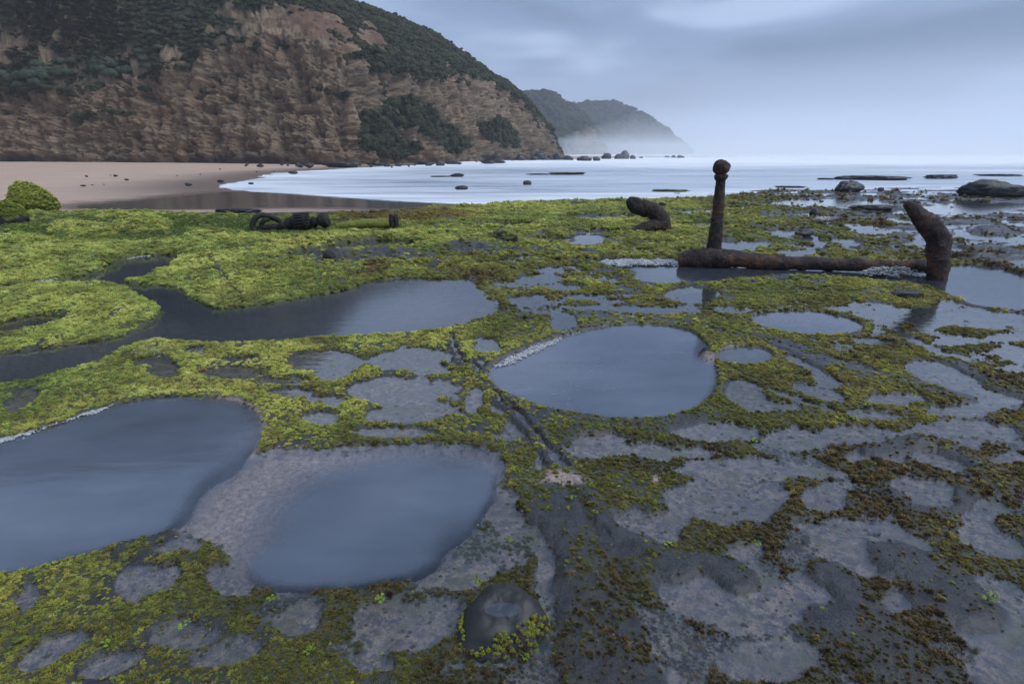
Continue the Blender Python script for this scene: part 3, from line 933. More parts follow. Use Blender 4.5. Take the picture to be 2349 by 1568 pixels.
# ------------------------------------------------------------------ growth scattered over the rock
def scatter(name, protos, pts, nrm, scale, tint, mat, label, cat=None):
    """one object: the prototype clumps and the points they grow on, joined by a small node tree"""
    Vs, Fs, tips, ids = [], [], [], []
    off = 0
    for k, (pv, pf, pt) in enumerate(protos):
        Vs.append(pv), Fs.append(pf + off), tips.append(pt), ids.append(np.full(len(pv), k))
        off += len(pv)
    n = len(pts)
    V = np.vstack(Vs + [pts])
    me = mesh_np(name, V, np.vstack(Fs))
    z = np.zeros(off)
    rn = np.random.default_rng(len(pts))
    set_attr(me, 'pid', np.concatenate(ids + [np.full(n, -1)]), 'INT')
    set_attr(me, 'tip', np.concatenate(tips + [np.zeros(n)]))
    set_attr(me, 'scl', np.concatenate([z + 1, scale]))
    yaw = rn.uniform(0, 6.283, n)
    rot = np.stack([rn.normal(0, .22, n), rn.normal(0, .22, n), yaw], -1) + nrm
    set_attr(me, 'rot', np.vstack([np.zeros((off, 3)), rot]), 'FLOAT_VECTOR')
    set_attr(me, 'tint', np.vstack([np.ones((off, 4)), np.hstack([tint, np.ones((n, 1))])]), 'FLOAT_COLOR')
    set_attr(me, 'pick', np.concatenate([z, rn.integers(0, len(protos), n)]), 'INT')
    me.materials.append(mat)
    ng = bpy.data.node_groups.new(name, 'GeometryNodeTree')
    ng.interface.new_socket('Geometry', in_out='INPUT', socket_type='NodeSocketGeometry')
    ng.interface.new_socket('Geometry', in_out='OUTPUT', socket_type='NodeSocketGeometry')
    gi, go = ng.nodes.new('NodeGroupInput'), ng.nodes.new('NodeGroupOutput')

    def named(nm, typ):
        a = ng.nodes.new('GeometryNodeInputNamedAttribute')
        a.data_type = typ
        a.inputs['Name'].default_value = nm
        return a.outputs['Attribute']

    def sepa(k):
        cmpn = ng.nodes.new('FunctionNodeCompare')
        cmpn.data_type, cmpn.operation = 'INT', 'EQUAL'
        ng.links.new(named('pid', 'INT'), cmpn.inputs[2])
        cmpn.inputs[3].default_value = k
        sp = ng.nodes.new('GeometryNodeSeparateGeometry')
        sp.domain = 'POINT'
        ng.links.new(gi.outputs[0], sp.inputs[0])
        ng.links.new(cmpn.outputs[0], sp.inputs[1])
        return sp.outputs[0]

    g2i = ng.nodes.new('GeometryNodeGeometryToInstance')
    for k in reversed(range(len(protos))):
        ng.links.new(sepa(k), g2i.inputs[0])
    m2p = ng.nodes.new('GeometryNodeMeshToPoints')
    ng.links.new(sepa(-1), m2p.inputs[0])
    iop = ng.nodes.new('GeometryNodeInstanceOnPoints')
    ng.links.new(m2p.outputs[0], iop.inputs['Points'])
    ng.links.new(g2i.outputs[0], iop.inputs['Instance'])
    iop.inputs['Pick Instance'].default_value = True
    ng.links.new(named('pick', 'INT'), iop.inputs['Instance Index'])
    e2r = ng.nodes.new('FunctionNodeEulerToRotation')
    ng.links.new(named('rot', 'FLOAT_VECTOR'), e2r.inputs[0])
    ng.links.new(e2r.outputs[0], iop.inputs['Rotation'])
    ng.links.new(named('scl', 'FLOAT'), iop.inputs['Scale'])
    ng.links.new(iop.outputs[0], go.inputs[0])
    o = link(name, me, None, kind='stuff', label=label)
    md = o.modifiers.new('growth', 'NODES')
    md.node_group = ng
    return o


def proto_spikes(seed, n=30, h=1.0, w=0.16, spread=1.0, flat=0.75, hook=0.2):
    """a cushion of short blunt fronds"""
    r = np.random.default_rng(seed)
    V, F, T = [], [], []
    for i in range(n):
        ph, th = r.uniform(0, 6.283), math.acos(r.uniform(0.12, 1.0)) * spread
        d = np.array([math.sin(th) * math.cos(ph), math.sin(th) * math.sin(ph), math.cos(th) * flat])
        L = h * r.uniform(0.65, 1.1)
        a = np.cross(d, [0.3, 0.5, 0.8]); a /= np.linalg.norm(a) + 1e-9
        b = np.cross(d, a); b /= np.linalg.norm(b) + 1e-9
        o = len(V)
        ww = w * r.uniform(0.7, 1.3)
        bend = r.normal(0, hook, 3)
        for f, rad in ((0.15, 0.5), (0.70, 1.15), (1.0, 0.55)):
            for k in range(3):
                an = k * 2.094 + f
                V.append(d * L * f + bend * f * f * L * .6 + (a * math.cos(an) + b * math.sin(an)) * ww * rad)
                T.append(ss(0.2, 1.0, np.array(f)))
        for s in (0, 3):
            for k in range(3):
                k2 = (k + 1) % 3
                F += [(o + s + k, o + s + k2, o + s + 3 + k2), (o + s + k, o + s + 3 + k2, o + s + 3 + k)]
        F.append((o + 6, o + 7, o + 8))
    return np.array(V), np.array(F), np.array(T, float)


def proto_ruffle(seed, n=6):
    """a few crinkled leaf blades"""
    r = np.random.default_rng(seed)
    V, F, T = [], [], []
    for i in range(n):
        ph = r.uniform(0, 6.283)
        d = np.array([math.cos(ph), math.sin(ph), 0]); s = np.array([-d[1], d[0], 0])
        o = len(V)
        L, W = r.uniform(.7, 1.2), r.uniform(.35, .6)
        for a in range(5):
            for b in range(5):
                t, u = a / 4, b / 4 - 0.5
                V.append(d * L * t + s * W * u * (0.5 + 1.2 * t) + np.array([0, 0, 0.5 * math.sin(t * 2.2) + 0.14 * math.sin(u * 14 + i) * t + r.normal(0, .03)]))
                T.append(0.3 + 0.7 * t)
        for a in range(4):
            for b in range(4):
                k = o + a * 5 + b
                F += [(k, k + 1, k + 6), (k, k + 6, k + 5)]
    return np.array(V), np.array(F), np.array(T, float)


def sample(mask, count, seed, lo=0.0):
    """points on the reef, as dense as the mask, spread evenly over the view of the ground"""
    r = np.random.default_rng(seed)
    lo_row = int(np.searchsorted(Dv, 2.0))
    fr = r.uniform(lo_row, NR - 1.001, count)
    fc = r.uniform(0, NC - 1.001, count)
    ir, ic = fr.astype(int), fc.astype(int)
    a, b = fr - ir, fc - ic

    def bil(A):
        return (A[ir, ic] * (1 - b) + A[ir, ic + 1] * b) * (1 - a) + (A[ir + 1, ic] * (1 - b) + A[ir + 1, ic + 1] * b) * a
    keep = r.uniform(lo, 1, count) < bil(mask)
    D = bil(DD)
    # inside what a camera near this spot can see
    keep &= np.abs(bil(S2)) < 1.02
    return keep, np.stack([bil(GX), bil(GY), bil(GZ)], -1)[keep], D[keep], bil(BR)[keep], bil(REL)[keep], bil(T_MOSS)[keep], bil(cov)[keep]


r_ = np.random.default_rng(3)
spk = [proto_spikes(s, 58, 1.0, .115) for s in range(4)]
keep, p, D, br, rl, tm, cv = sample(MOSS, 560000, 21)
sz = np.maximum(0.0068, 0.0022 * D) * np.clip(np.exp(r_.normal(0, .42, len(p))), .4, 2.4) * (0.75 + 0.4 * tm)
isb = r_.uniform(0, 1, len(p)) < (br - 0.48) * 2.0
lo_w = rl < 0.0
fresh = np.clip((tm - 0.5) * 2, 0, 1)[:, None]
base = np.array([0.26, 0.25, 0.036]) * (1 - fresh) + np.array([0.38, 0.42, 0.095]) * fresh
olive = np.array([0.150, 0.125, 0.028])
tint = base * (1 - br[:, None] * .75) + olive * br[:, None] * .75
tint = tint * np.exp(r_.normal(0, .22, len(p)) + 1.6 * (cv - .5))[:, None] * (1 + r_.normal(0, .08, (len(p), 3)))
gx_, gy_ = proj(p[:, 0], p[:, 1], p[:, 2])
grn = ss(1.15, .75, np.sqrt(((gx_ - 330) / 440) ** 2 + ((gy_ - 515) / 36) ** 2)) * ss(.14, .085, rl + .03 * (cv - .5))
tint = tint * (1 - grn[:, None]) + np.array([0.085, 0.135, 0.022]) * grn[:, None] * np.exp(r_.normal(0, .15, len(p)))[:, None]
sz = sz * (1 - .25 * grn)
org = ss(1.2, .7, np.sqrt(((gx_ - 930) / 170) ** 2 + ((gy_ - 492) / 14) ** 2))
tint = tint * (1 - .8 * org[:, None]) + np.array([0.20, 0.125, 0.03]) * .8 * org[:, None]
tint = tint * (.84 + .16 * ss(3.2, 6.5, D))[:, None]
patchy = fbm2(p[:, 0] * .9 + 3, p[:, 1] * .9, 4, 85) - .5
tint = tint * (1 + 1.3 * patchy[:, None] * np.array([1.1, .9, .9]))
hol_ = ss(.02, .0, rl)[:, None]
tint = tint * (1 - hol_ * np.array([.30, .36, .2]))  # browner weed in the hollows; shading of the relief put into the tint
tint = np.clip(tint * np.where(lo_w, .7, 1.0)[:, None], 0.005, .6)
g = ~isb
p[:, 2] -= sz * 0.15
Z3_ = np.zeros((len(p), 3))
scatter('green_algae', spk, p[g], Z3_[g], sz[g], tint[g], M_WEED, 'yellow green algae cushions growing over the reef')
bt = np.array([0.130, 0.088, 0.034]) * np.exp(r_.normal(0, .45, len(p)))[:, None] * (1 + r_.normal(0, .1, (len(p), 3)))
b = isb
brn = [proto_spikes(40 + s, 44, 1.1, .075, .95, .9, .4) for s in range(3)]
scatter('brown_algae', brn, p[b], Z3_[b], sz[b] * 1.15, np.clip(bt[b], .004, .4), M_BROWN, 'dark brown wiry seaweed tufts on the bare rock')
# stray tufts on bare rock and in puddles of the foreground
stray = np.clip((0.09 + 0.34 * ss(.5, .7, cov)) * (1 - INP) * (1 - CORAL) * ss(-0.03, 0.0, REL) * ss(9, 6, GY), 0, 1)
keep, p, D, br, rl, tm, cv = sample(stray, 90000, 22)
sz = np.maximum(0.006, 0.0022 * D) * r_.uniform(.4, 1.3, len(p))
tint = np.where((r_.uniform(0, 1, len(p)) < br * .9)[:, None], np.array([0.12, 0.078, 0.030]), np.array([0.26, 0.25, 0.03])) * np.exp(r_.normal(0, .35, len(p)))[:, None]
scatter('algae_tufts', spk, p, np.zeros((len(p), 3)), sz, np.clip(tint, .005, .6), M_WEED, 'scattered small algae tufts on bare wet rock')
# bright sea lettuce
let = np.clip(ss(.70, .80, fbm2(GX * 3.1, GY * 3.1, 3, 91)) * .012 * (MOSS > .15) * ss(8, 5, GY), 0, 1)
keep, p, D, br, rl, tm, cv = sample(let, 120000, 23)
tint = np.array([0.11, 0.19, 0.015]) * np.exp(r_.normal(0, .2, len(p)))[:, None]
ruf = [proto_ruffle(s) for s in range(3)]
extra = [(715, 1490), (245, 1478), (870, 1365), (640, 1365), (2260, 1375), (2290, 1372), (1880, 1090), (1735, 1010), (668, 998), (980, 1000), (1960, 958), (1310, 1145),
         (1530, 1245), (1740, 1250), (2100, 908), (1990, 930), (60, 1470), (420, 1440), (1165, 1235), (1100, 1330)]
pe = np.array([at(a, b, 0.02) + rng.normal(0, .012, 3) * [1, 1, 0] for a, b in extra for _ in range(2)])
p = np.vstack([p, pe])
tint = np.vstack([tint, np.tile([0.15, 0.21, 0.02], (len(pe), 1)) * np.exp(r_.normal(0, .15, len(pe)))[:, None]])
scatter('sea_lettuce', ruf, p, np.zeros((len(p), 3)), r_.uniform(.010, .024, len(p)), np.clip(tint, .005, .6), M_LETT, 'bright green crinkled sea lettuce leaves')
# coralline fringe of the pools
cm = CORAL * (0.55 - .4 * ss(-.05, -.2, REL)) * (REL > -0.16) * (REL < 0.02)
keep, p, D, br, rl, tm, cv = sample(np.clip(cm, 0, 1), 150000, 24)
tint = np.array([0.52, 0.37, 0.32]) * np.exp(r_.normal(0, .22, len(p)))[:, None]
cor = [proto_spikes(70 + s, 26, 1.0, .10, 1.0, .6, .3) for s in range(3)]
scatter('coralline_algae', cor, p, np.zeros((len(p), 3)), np.maximum(.0045, .0016 * D) * r_.uniform(.5, 1.4, len(p)), np.clip(tint, .01, .8), M_CORAL,
        'pale pink coralline algae fringing the pool rims')

# ------------------------------------------------------------------ beach, sea
SHORE = [(2300, 470), (1500, 474), (1250, 473), (1160, 470), (1000, 466), (860, 460), (700, 448), (590, 440), (520, 431), (505, 424), (560, 414), (612, 405), (640, 396),
         (760, 389), (900, 381), (1080, 373), (1290, 365), (1500, 361)]
shore_l = smooth_poly([at(a, b, SEA_Z)[:2] for a, b in SHORE], 2, False)
shore_poly = np.vstack([shore_l, [[900, 420], [900, -30]]])
ys = np.concatenate([np.linspace(-30, 12, 22), 13 * (260 / 13) ** np.linspace(0, 1, 210)])
sx = np.linspace(0, 1, 260)
SY, SX_ = np.meshgrid(ys, sx, indexing='ij')
BX = -160 * (1 - SX_) ** 1.6 + 75 * SX_ + 8
BX = BX * np.clip(SY / 60, .45, 1.15)
sdv = poly_sdf(BX, SY, shore_poly, 400.0)
sdv = sdv + .7 * (fbm2(BX * 1.1, SY * 1.1, 3, 6) - .5) + 1.6 * (fbm2(BX * .25, SY * .25, 3, 5) - .5) * np.clip(SY / 40, .3, 2)
BZ = SEA_Z + np.where(sdv > 0, 0.55 * (1 - np.exp(-np.maximum(sdv, 0) / 34)) + 0.012 * np.minimum(np.maximum(sdv, 0), 1), np.maximum(sdv * 0.05, -0.5))
BZ += 0.05 * (fbm2(BX * .12, SY * .12, 3, 9) - .5) * ss(2, 15, sdv)
LAG_Z = SEA_Z + 0.022
lag = vpoly([(150, 470), (300, 461), (440, 447), (520, 439), (620, 441), (760, 451), (900, 461), (1060, 468), (1190, 472), (1060, 483), (900, 479), (700, 474), (500, 478), (330, 480), (190, 480)], LAG_Z)
ld = poly_sdf(BX, SY, lag, 4.0)
BZ = np.where(ld < 0.8, np.minimum(BZ, LAG_Z + np.clip(ld, -1, 1) * 0.02), BZ)
BZ = np.where((SY < 19) & (sdv > -2), np.minimum(BZ, LAG_Z + 0.03), BZ)
bf_ = grid_faces(*BX.shape)
under = ((SY < 13.6) & (np.abs(BX) < 1.08 * (SY + 1.6))).ravel()
bf_ = bf_[~under[bf_].all(1)]                 # no sand beneath the rock platform
bme = mesh_np('beach', np.stack([BX, SY, BZ], -1).reshape(-1, 3), bf_)
set_attr(bme, 'wet', np.clip(ss(9, 0.5, sdv) * .9 + ss(1.2, 0, ld), 0, 1).ravel())
link('beach', bme, M_SAND, kind='structure', label='pale sand beach below the cliff')


def flat_patch(name, poly, z, mat, label, kind='structure', attrs=None, grid=60, dome=0.0, seed=1, soft=0.15, cat=None):
    """a sheet cut to an outline, with its own uneven thickness"""
    lo, hi = poly.min(0), poly.max(0)
    nx = grid
    ny = max(8, int(grid * (hi[1] - lo[1]) / (hi[0] - lo[0]) + .5))
    ny = min(ny, 160)
    X, Y = np.meshgrid(np.linspace(lo[0], hi[0], nx), np.linspace(lo[1], hi[1], ny))
    w = 0.5 * soft * (fbm2(X * 2 / soft, Y * 2 / soft, 3, seed) - .5)
    d = poly_sdf(X + w, Y + w, poly, 5.0)
    T = ss(0.0, -soft, d)
    q = grid_faces(*X.shape)
    q = q[d.ravel()[q].min(1) < 0]
    Zv = z + dome * T * (.5 + fbm2(X * 12, Y * 12, 4, seed + 3))
    u, inv = np.unique(q.ravel(), return_inverse=True)
    Vp = np.stack([X.ravel(), Y.ravel(), Zv.ravel()], -1)[u]
    me = mesh_np(name, Vp, inv.reshape(-1, 4))
    set_attr(me, 'thick', T.ravel()[u])
    set_attr(me, 'depth', np.full(len(u), .10))
    set_attr(me, 'turb', np.full(len(u), .2))
    return link(name, me, mat, kind=kind, label=label)


flat_patch('lagoon', lag, LAG_Z, M_FILM, 'still brown sheet of water on the wet sand', grid=160, soft=.3)

# sea sheet to the horizon
yy = 12.6 * (3900 / 12.6) ** np.linspace(0, 1, 330)
tt = np.linspace(-1, 1, 420)
YY, TT = np.meshgrid(yy, tt, indexing='ij')
XX = TT * np.minimum(YY * 1.25 + 6, 2900)
swell = ss(45, 120, YY) * ss(900, 300, YY)
ph = YY * 0.16 + 2.2 * fbm2(XX * .02, YY * .02, 3, 3) * 3
ZS = SEA_Z + swell * ss(0, 40, XX + 25 - 0 * YY) * (0.55 * np.maximum(0, np.sin(ph)) ** 2 * ss(.40, .65, fbm2(XX * .035, YY * .02, 3, 8)))
ZS += 0.05 * (fbm2(XX * .5, YY * .8, 3, 4) - .5) * ss(30, 60, YY) * ss(400, 150, YY)
sme = mesh_np('sea', np.stack([XX, YY, ZS], -1).reshape(-1, 3), grid_faces(*XX.shape))
sea_sd = poly_sdf(XX, YY, shore_poly, 60.0)
set_attr(sme, 'foam', np.clip(ss(-14, 0, sea_sd) * .55 + ss(40, 140, YY) * 1.5 + ss(40, 20, YY) * ss(4, 12, XX) * .25, 0, 1.6).ravel())
link('sea', sme, M_SEA, kind='structure', label='misty white long exposure sea')
side = mesh_np('sea', np.array([[14, -50, SEA_Z - .01], [2900, -50, SEA_Z - .01], [2900, 12.6, SEA_Z - .01], [14, 12.6, SEA_Z - .01]]), np.array([[0, 1, 2, 3]]))
set_attr(side, 'foam', np.full(4, .4))
link('sea', side, M_SEA, kind='structure', label='sea beside the reef out of view to the right')

# ------------------------------------------------------------------ cliffs
def interp(tab, x):
    t = np.array(tab, float)
    return np.stack([np.interp(x, t[:, 0], t[:, k]) for k in range(1, t.shape[1])], -1)


def headland(name, tab, ncol, nface, nslope, amp, mat, label, seed, veg_patches=(), bare_patches=(), red_patches=(), close=True, face_back=0.42, foot=0.0):
    """tab: column, base row, base distance, face top row, ridge row, ridge distance"""
    x = np.linspace(tab[0][0], tab[-1][0], ncol)
    T = interp(tab, x)
    secs = []
    for i in range(ncol):
        yb, db, yf, yr, dr = T[i]
        base = at_y(x[i], yb, db)
        hf = at_y(x[i], yf, db)[2] - base[2]
        df = db + abs(hf) * face_back
        face = at_y(x[i], yf, df)
        ridge = at_y(x[i], yr, max(dr, df + 2))
        back = ridge + np.array([ridge[0] * .5, ridge[1] * .5, -ridge[2] * .02])
        back2 = back + np.array([back[0] * .3, back[1] * .3, -back[2] * 1.0])
        u = np.linspace(0, 1, nface)[:, None]
        bulge = (np.sin(u * math.pi) * 0.6)
        fs = base * (1 - u) + face * u
        fs = fs - np.hstack([base[:1] / np.linalg.norm(base[:2]) * 0 * bulge, bulge * 0, bulge * 0]) if False else fs
        w = np.linspace(0, 1, nslope + 1)[1:, None]
        ssx = face * (1 - w) + ridge * w
        ssx[:, 2:3] += np.sin(w * math.pi) * 0.06 * (ridge[2] - face[2])
        under = base + np.array([0, 0, -3.0])
        secs.append(np.vstack([under[None], fs, ssx, back[None], back2[None]]))
    G = np.array(secs)                                     # ncol, nrow, 3
    if close:
        last = G[-1:]
        wrap = [last + np.array([last[0, 3, 0], last[0, 3, 1], 0]) * (0.12 * k) * np.array([1, 1, 1]) + np.array([2.0 * k, 0, 0]) * 0 for k in (1, 3, 6)]
        for k, wv in zip((1, 3, 6), wrap):
            wv[..., 2] = last[..., 2]
        G = np.concatenate([G] + wrap, 0)
    V = G.reshape(-1, 3)
    nr = G.shape[1]
    gx = np.gradient(G, axis=0).reshape(-1, 3)
    gy = np.gradient(G, axis=1).reshape(-1, 3)
    nn = np.cross(gy, gx)
    nn /= np.linalg.norm(nn, axis=1)[:, None] + 1e-9
    flip = (nn * (V - CAM)).sum(1) > 0
    nn[flip] *= -1
    row = np.tile(np.arange(nr), G.shape[0])
    px, py = proj(V[:, 0], V[:, 1], V[:, 2])
    L = amp
    X, Y, Z = V[:, 0] / L, V[:, 1] / L, V[:, 2] / L
    n1 = fbm3(X * .10, Y * .10, Z * .12, 4, seed) - .5
    n2 = fbm3(X * .42, Y * .42, Z * .50, 5, seed + 5, .58) - .5
    stz = Z + 1.6 * n1 + .5 * n2
    stz = stz * (.34 + .10 * n1) + 2.2 * fbm3(X * .05, Y * .05, Z * .35, 3, seed + 41)
    strata = np.abs(stz % 1 - .5) * 2
    strata = ss(.15, .55, strata) * (.6 + 1.2 * fbm3(X * .15, Y * .15, Z * .6, 3, seed + 11))
    gul = np.abs(fbm3(X * .22, Y * .22, Z * .03, 4, seed + 17) - .5) * 2
    hole = ss(.60, .74, fbm3(X * .6, Y * .6, Z * .55, 3, seed + 23))
    rowf = row / (nr - 1.0)
    fz = (nface + 1) / nr
    face_w = ss(fz + .10, fz - .06, rowf + .18 * n1)
    n4 = fbm3(X * 1.3, Y * 1.3, Z * 1.1, 4, seed + 61, .6) - .5
    drip = fbm3(X * .9, Y * .9, Z * .12, 3, seed + 67) - .5
    rdg = 1 - np.abs(fbm3(X * .5, Y * .5, Z * .75, 5, seed + 71, .6) - .5) * 4
    rdg2 = 1 - np.abs(fbm3(X * 1.5, Y * 1.5, Z * 2.2, 3, seed + 73, .6) - .5) * 4
    disp_face = 4.0 * n1 + 1.6 * n2 + 1.2 * n4 + 1.2 * drip + .85 * rdg + .35 * rdg2 + .22 * (strata - .5) + 1.1 * (ss(0, .25, gul) - .8) - 1.1 * hole
    disp_slope = 3.0 * n1 + 1.8 * n2 + .5 * n4
    disp = L * (disp_face * face_w + disp_slope * (1 - face_w))
    # the foot stays where it stands, the back is untouched
    disp *= ss(-0.01, 0.05, rowf) * (row < nr - 2)
    ridge_damp = 1 - .75 * ss(.90, .985, rowf)
    V = V + nn * (disp * ridge_damp)[:, None]
    V[row == 0, 2] = V[row == 0, 2]
    veg = ss(-.05, .12, rowf - fz + .55 * n1 + .35 * n2 + .05)
    veg = np.maximum(veg, 0)
    wx, wy = px + 60 * n2 + 60 * n1, py + 40 * n2 + 40 * n1
    for (cx, cy, rx, ry, rot) in bare_patches:
        c, s = math.cos(math.radians(rot)), math.sin(math.radians(rot))
        e = np.sqrt((((wx - cx) * c + (wy - cy) * s) / rx) ** 2 + ((-(wx - cx) * s + (wy - cy) * c) / ry) ** 2)
        veg *= 1 - ss(1.15, .8, e) * ss(-.22, .05, n4 + .5 * n2 + .1)
    for (cx, cy, rx, ry, rot) in veg_patches:
        c, s = math.cos(math.radians(rot)), math.sin(math.radians(rot))
        e = np.sqrt((((wx - cx) * c + (wy - cy) * s) / rx) ** 2 + ((-(wx - cx) * s + (wy - cy) * c) / ry) ** 2)
        veg = np.maximum(veg, ss(1.15, .85, e))
    red = np.zeros(len(V))
    for (cx, cy, rx, ry, rot) in red_patches:
        c, s = math.cos(math.radians(rot)), math.sin(math.radians(rot))
        e = np.sqrt((((wx - cx) * c + (wy - cy) * s) / rx) ** 2 + ((-(wx - cx) * s + (wy - cy) * c) / ry) ** 2)
        red = np.maximum(red, ss(1.3, .5, e) * .8)
    ledge = ss(.70, .78, fbm3(X * .3, Y * .3, Z * 1.1, 3, seed + 31)) * face_w * ss(.4, .7, rowf / fz)
    veg = np.maximum(veg, ledge * .8)
    ft = ss(.10, .0, rowf / fz + .3 * n2) * foot
    me = mesh_np(name, V, grid_faces(G.shape[0], nr))
    set_attr(me, 'm1', np.stack([np.clip(veg, 0, 1), red, ft, np.ones(len(V))], -1), 'FLOAT_COLOR')
    o = link(name, me, mat, kind='structure', label=label)
    return o, V, veg, px, py, row, nr, nn


CT = [(-900, 366, 92, 215, -760, 200), (0, 369, 90, 205, -700, 190), (200, 372, 88, 205, -620, 180), (330, 373, 87, 175, -520, 172), (450, 375, 86, 120, -420, 165), (600, 377, 84, 75, -230, 152),
      (700, 378, 83, 90, -95, 140), (760, 378, 83, 105, -22, 134), (800, 378, 84, 120, 0, 132), (900, 376, 92, 150, 36, 138), (1000, 373, 103, 172, 76, 146), (1085, 370, 116, 186, 136, 152), (1150, 367, 132, 200, 186, 160),
      (1190, 366, 143, 224, 216, 168), (1230, 365, 157, 266, 260, 176), (1262, 364, 170, 312, 306, 184), (1276, 363, 178, 338, 332, 190), (1284, 362, 184, 358, 354, 194)]
VEG = [(930, 262, 60, 32, 20), (1000, 300, 70, 26, 30), (860, 315, 50, 30, 0), (1140, 310, 44, 26, 10), (840, 300, 24, 40, 10), (905, 340, 60, 14, 0), (345, 95, 16, 10, 0)]
BAREP = [(620, 95, 26, 55, -25), (690, 60, 60, 40, 30), (560, 150, 90, 20, 15), (800, 130, 60, 22, 30), (860, 100, 26, 48, -38), (420, 160, 26, 30, 0), (770, 70, 50, 26, 30)]
REDP = [(700, 40, 70, 36, 30), (890, 100, 44, 60, -35), (770, 80, 50, 26, 30), (880, 350, 30, 18, 0), (900, 290, 20, 60, -20), (420, 545, 1, 1, 0)]
cl_o, CV, cveg, cpx, cpy, crow, cnr, cnn = headland('cliff', CT, 860, 240, 110, 1.0, M_CLIFF, 'tall brown sandstone cliff with scrubby top above the beach', 100, VEG, BAREP, REDP, foot=.9)
MT = [(1120, 356, 420, 250, 214, 470), (1200, 356, 420, 262, 214, 470), (1240, 356, 425, 268, 211, 470), (1265, 356, 430, 270, 214, 480), (1290, 356, 440, 262, 232, 480), (1310, 356, 448, 270, 244, 490),
      (1340, 357, 455, 285, 262, 490), (1365, 357, 462, 315, 298, 495), (1384, 357, 470, 345, 338, 500)]
FT = [(1200, 357, 640, 300, 240, 720), (1300, 357, 640, 310, 238, 720), (1380, 357, 645, 320, 234, 715), (1425, 357, 650, 325, 237, 715), (1460, 357, 660, 325, 254, 720), (1500, 357, 672, 320, 278, 725),
      (1530, 357, 684, 322, 304, 730), (1556, 357, 694, 330, 324, 735), (1570, 357, 700, 345, 342, 740), (1576, 357, 704, 352, 350, 742)]
m_o, MV, mveg, mpx, mpy, mrow, mnr, mnn = headland('headland', MT, 240, 70, 60, 3.2, M_CLIFF_FAR, 'nearer of the two hazy headlands beyond the cliff', 200,
                                        [(1250, 300, 60, 36, 20), (1300, 280, 50, 30, 0)], [(1345, 325, 26, 34, 15)], [(1345, 305, 14, 14, 0)])
f_o, FV, fveg, fpx, fpy, frow, fnr, fnn = headland('headland', FT, 300, 60, 70, 4.0, M_CLIFF_FAR, 'farthest hazy headland sloping down to the sea', 300,
                                        [(1430, 300, 120, 40, 10), (1400, 330, 90, 20, 0), (1500, 320, 30, 16, 20)], [(1545, 340, 26, 20, 20)], [])

# scrub: dark mass of bushes over the slopes
def proto_bush(seed, n=46, flat=.7):
    r = np.random.default_rng(seed)
    V, F = [], []
    for i in range(n):
        ph, th = r.uniform(0, 6.283), math.acos(r.uniform(-.1, 1))
        d = np.array([math.sin(th) * math.cos(ph), math.sin(th) * math.sin(ph), math.cos(th) * flat])
        c = d * r.uniform(.65, 1.05)
        t1 = np.cross(d, r.normal(0, 1, 3)); t1 /= np.linalg.norm(t1) + 1e-9
        t2 = np.cross(d, t1)
        t1, t2 = t1 * r.uniform(.2, .42), t2 * r.uniform(.2, .42)
        o = len(V)
        V += [c - t1 - t2 * .6 - d * .12, c + t1 - t2 * .5 - d * .1, c + t2 - d * .05, c + d * .22]
        F += [(o, o + 1, o + 3), (o + 1, o + 2, o + 3), (o + 2, o, o + 3)]
    return np.array(V), np.array(F), np.ones(len(V))


def proto_tussock(seed, n=40):
    r = np.random.default_rng(seed)
    V, F = [], []
    for i in range(n):
        ph = r.uniform(0, 6.283)
        d = np.array([math.cos(ph), math.sin(ph), 0]) * r.uniform(.25, .8) + np.array([.75, -.1, 0])
        L = r.uniform(.7, 1.1)
        s = np.array([-math.sin(ph), math.cos(ph), 0]) * .07
        b = np.array([math.cos(ph), math.sin(ph), 0]) * .15
        o = len(V)
        V += [b - s, b + s, b + d * .4 * L + [0, 0, .55 * L] + s * .8, b + d * .4 * L + [0, 0, .55 * L] - s * .8, b + d * L + [0, 0, .42 * L]]
        F += [(o, o + 1, o + 2), (o, o + 2, o + 3), (o + 3, o + 2, o + 4)]
    return np.array(V), np.array(F), np.ones(len(V))


def slope_scatter(name, V, w, cnt, size, protos, mat, label, seed, front=None):
    r = np.random.default_rng(seed)
    pr = np.clip(w, 0, 1)
    pr = pr / pr.sum()
    idx = r.choice(len(V), cnt, p=pr)
    p = V[idx] + r.normal(0, .25, (cnt, 3)) * size
    t = r.uniform(0, 1, cnt)
    sc = size * r.uniform(.5, 1.3, cnt)
    return scatter(name, protos, p, np.zeros((cnt, 3)), sc, np.repeat(t[:, None], 3, 1), mat, label)


bush = [proto_bush(s) for s in range(4)]
vis = (cpy > -60) & (crow > 4) & (crow < cnr - 2) & (cpx > -250)
tus_w = ss(340, 180, cpx) * ss(210, 120, cpy) * (1 - ss(.5, .62, fbm2(cpx * .012, cpy * .02, 3, 8)))
dens = 1.0 / (1 + ((CV[:, 1] - 80) / 60.0))
slope_scatter('cliff_scrub', CV, cveg ** 2 * vis * (1 - tus_w) * np.where(crow > 245, .30, .45), 21000, .48, bush, M_BUSH, 'dark green coastal scrub covering the cliff top', 5)
slope_scatter('tussock_grass', CV, cveg * vis * tus_w, 4200, .9, [proto_tussock(s) for s in range(3)], M_TUSS, 'windswept dry tussock grass on the upper left slope', 6)
slope_scatter('headland_scrub', MV, mveg * (mrow > 4) * (mrow < mnr - 2), 2600, 2.2, bush, M_BUSH, 'dark scrub on the nearer hazy headland', 7)
slope_scatter('headland_scrub', FV, fveg * (frow > 4) * (frow < fnr - 2), 3000, 3.0, bush, M_BUSH, 'dark scrub on the farthest hazy headland', 8)

# ------------------------------------------------------------------ rocks
import bmesh


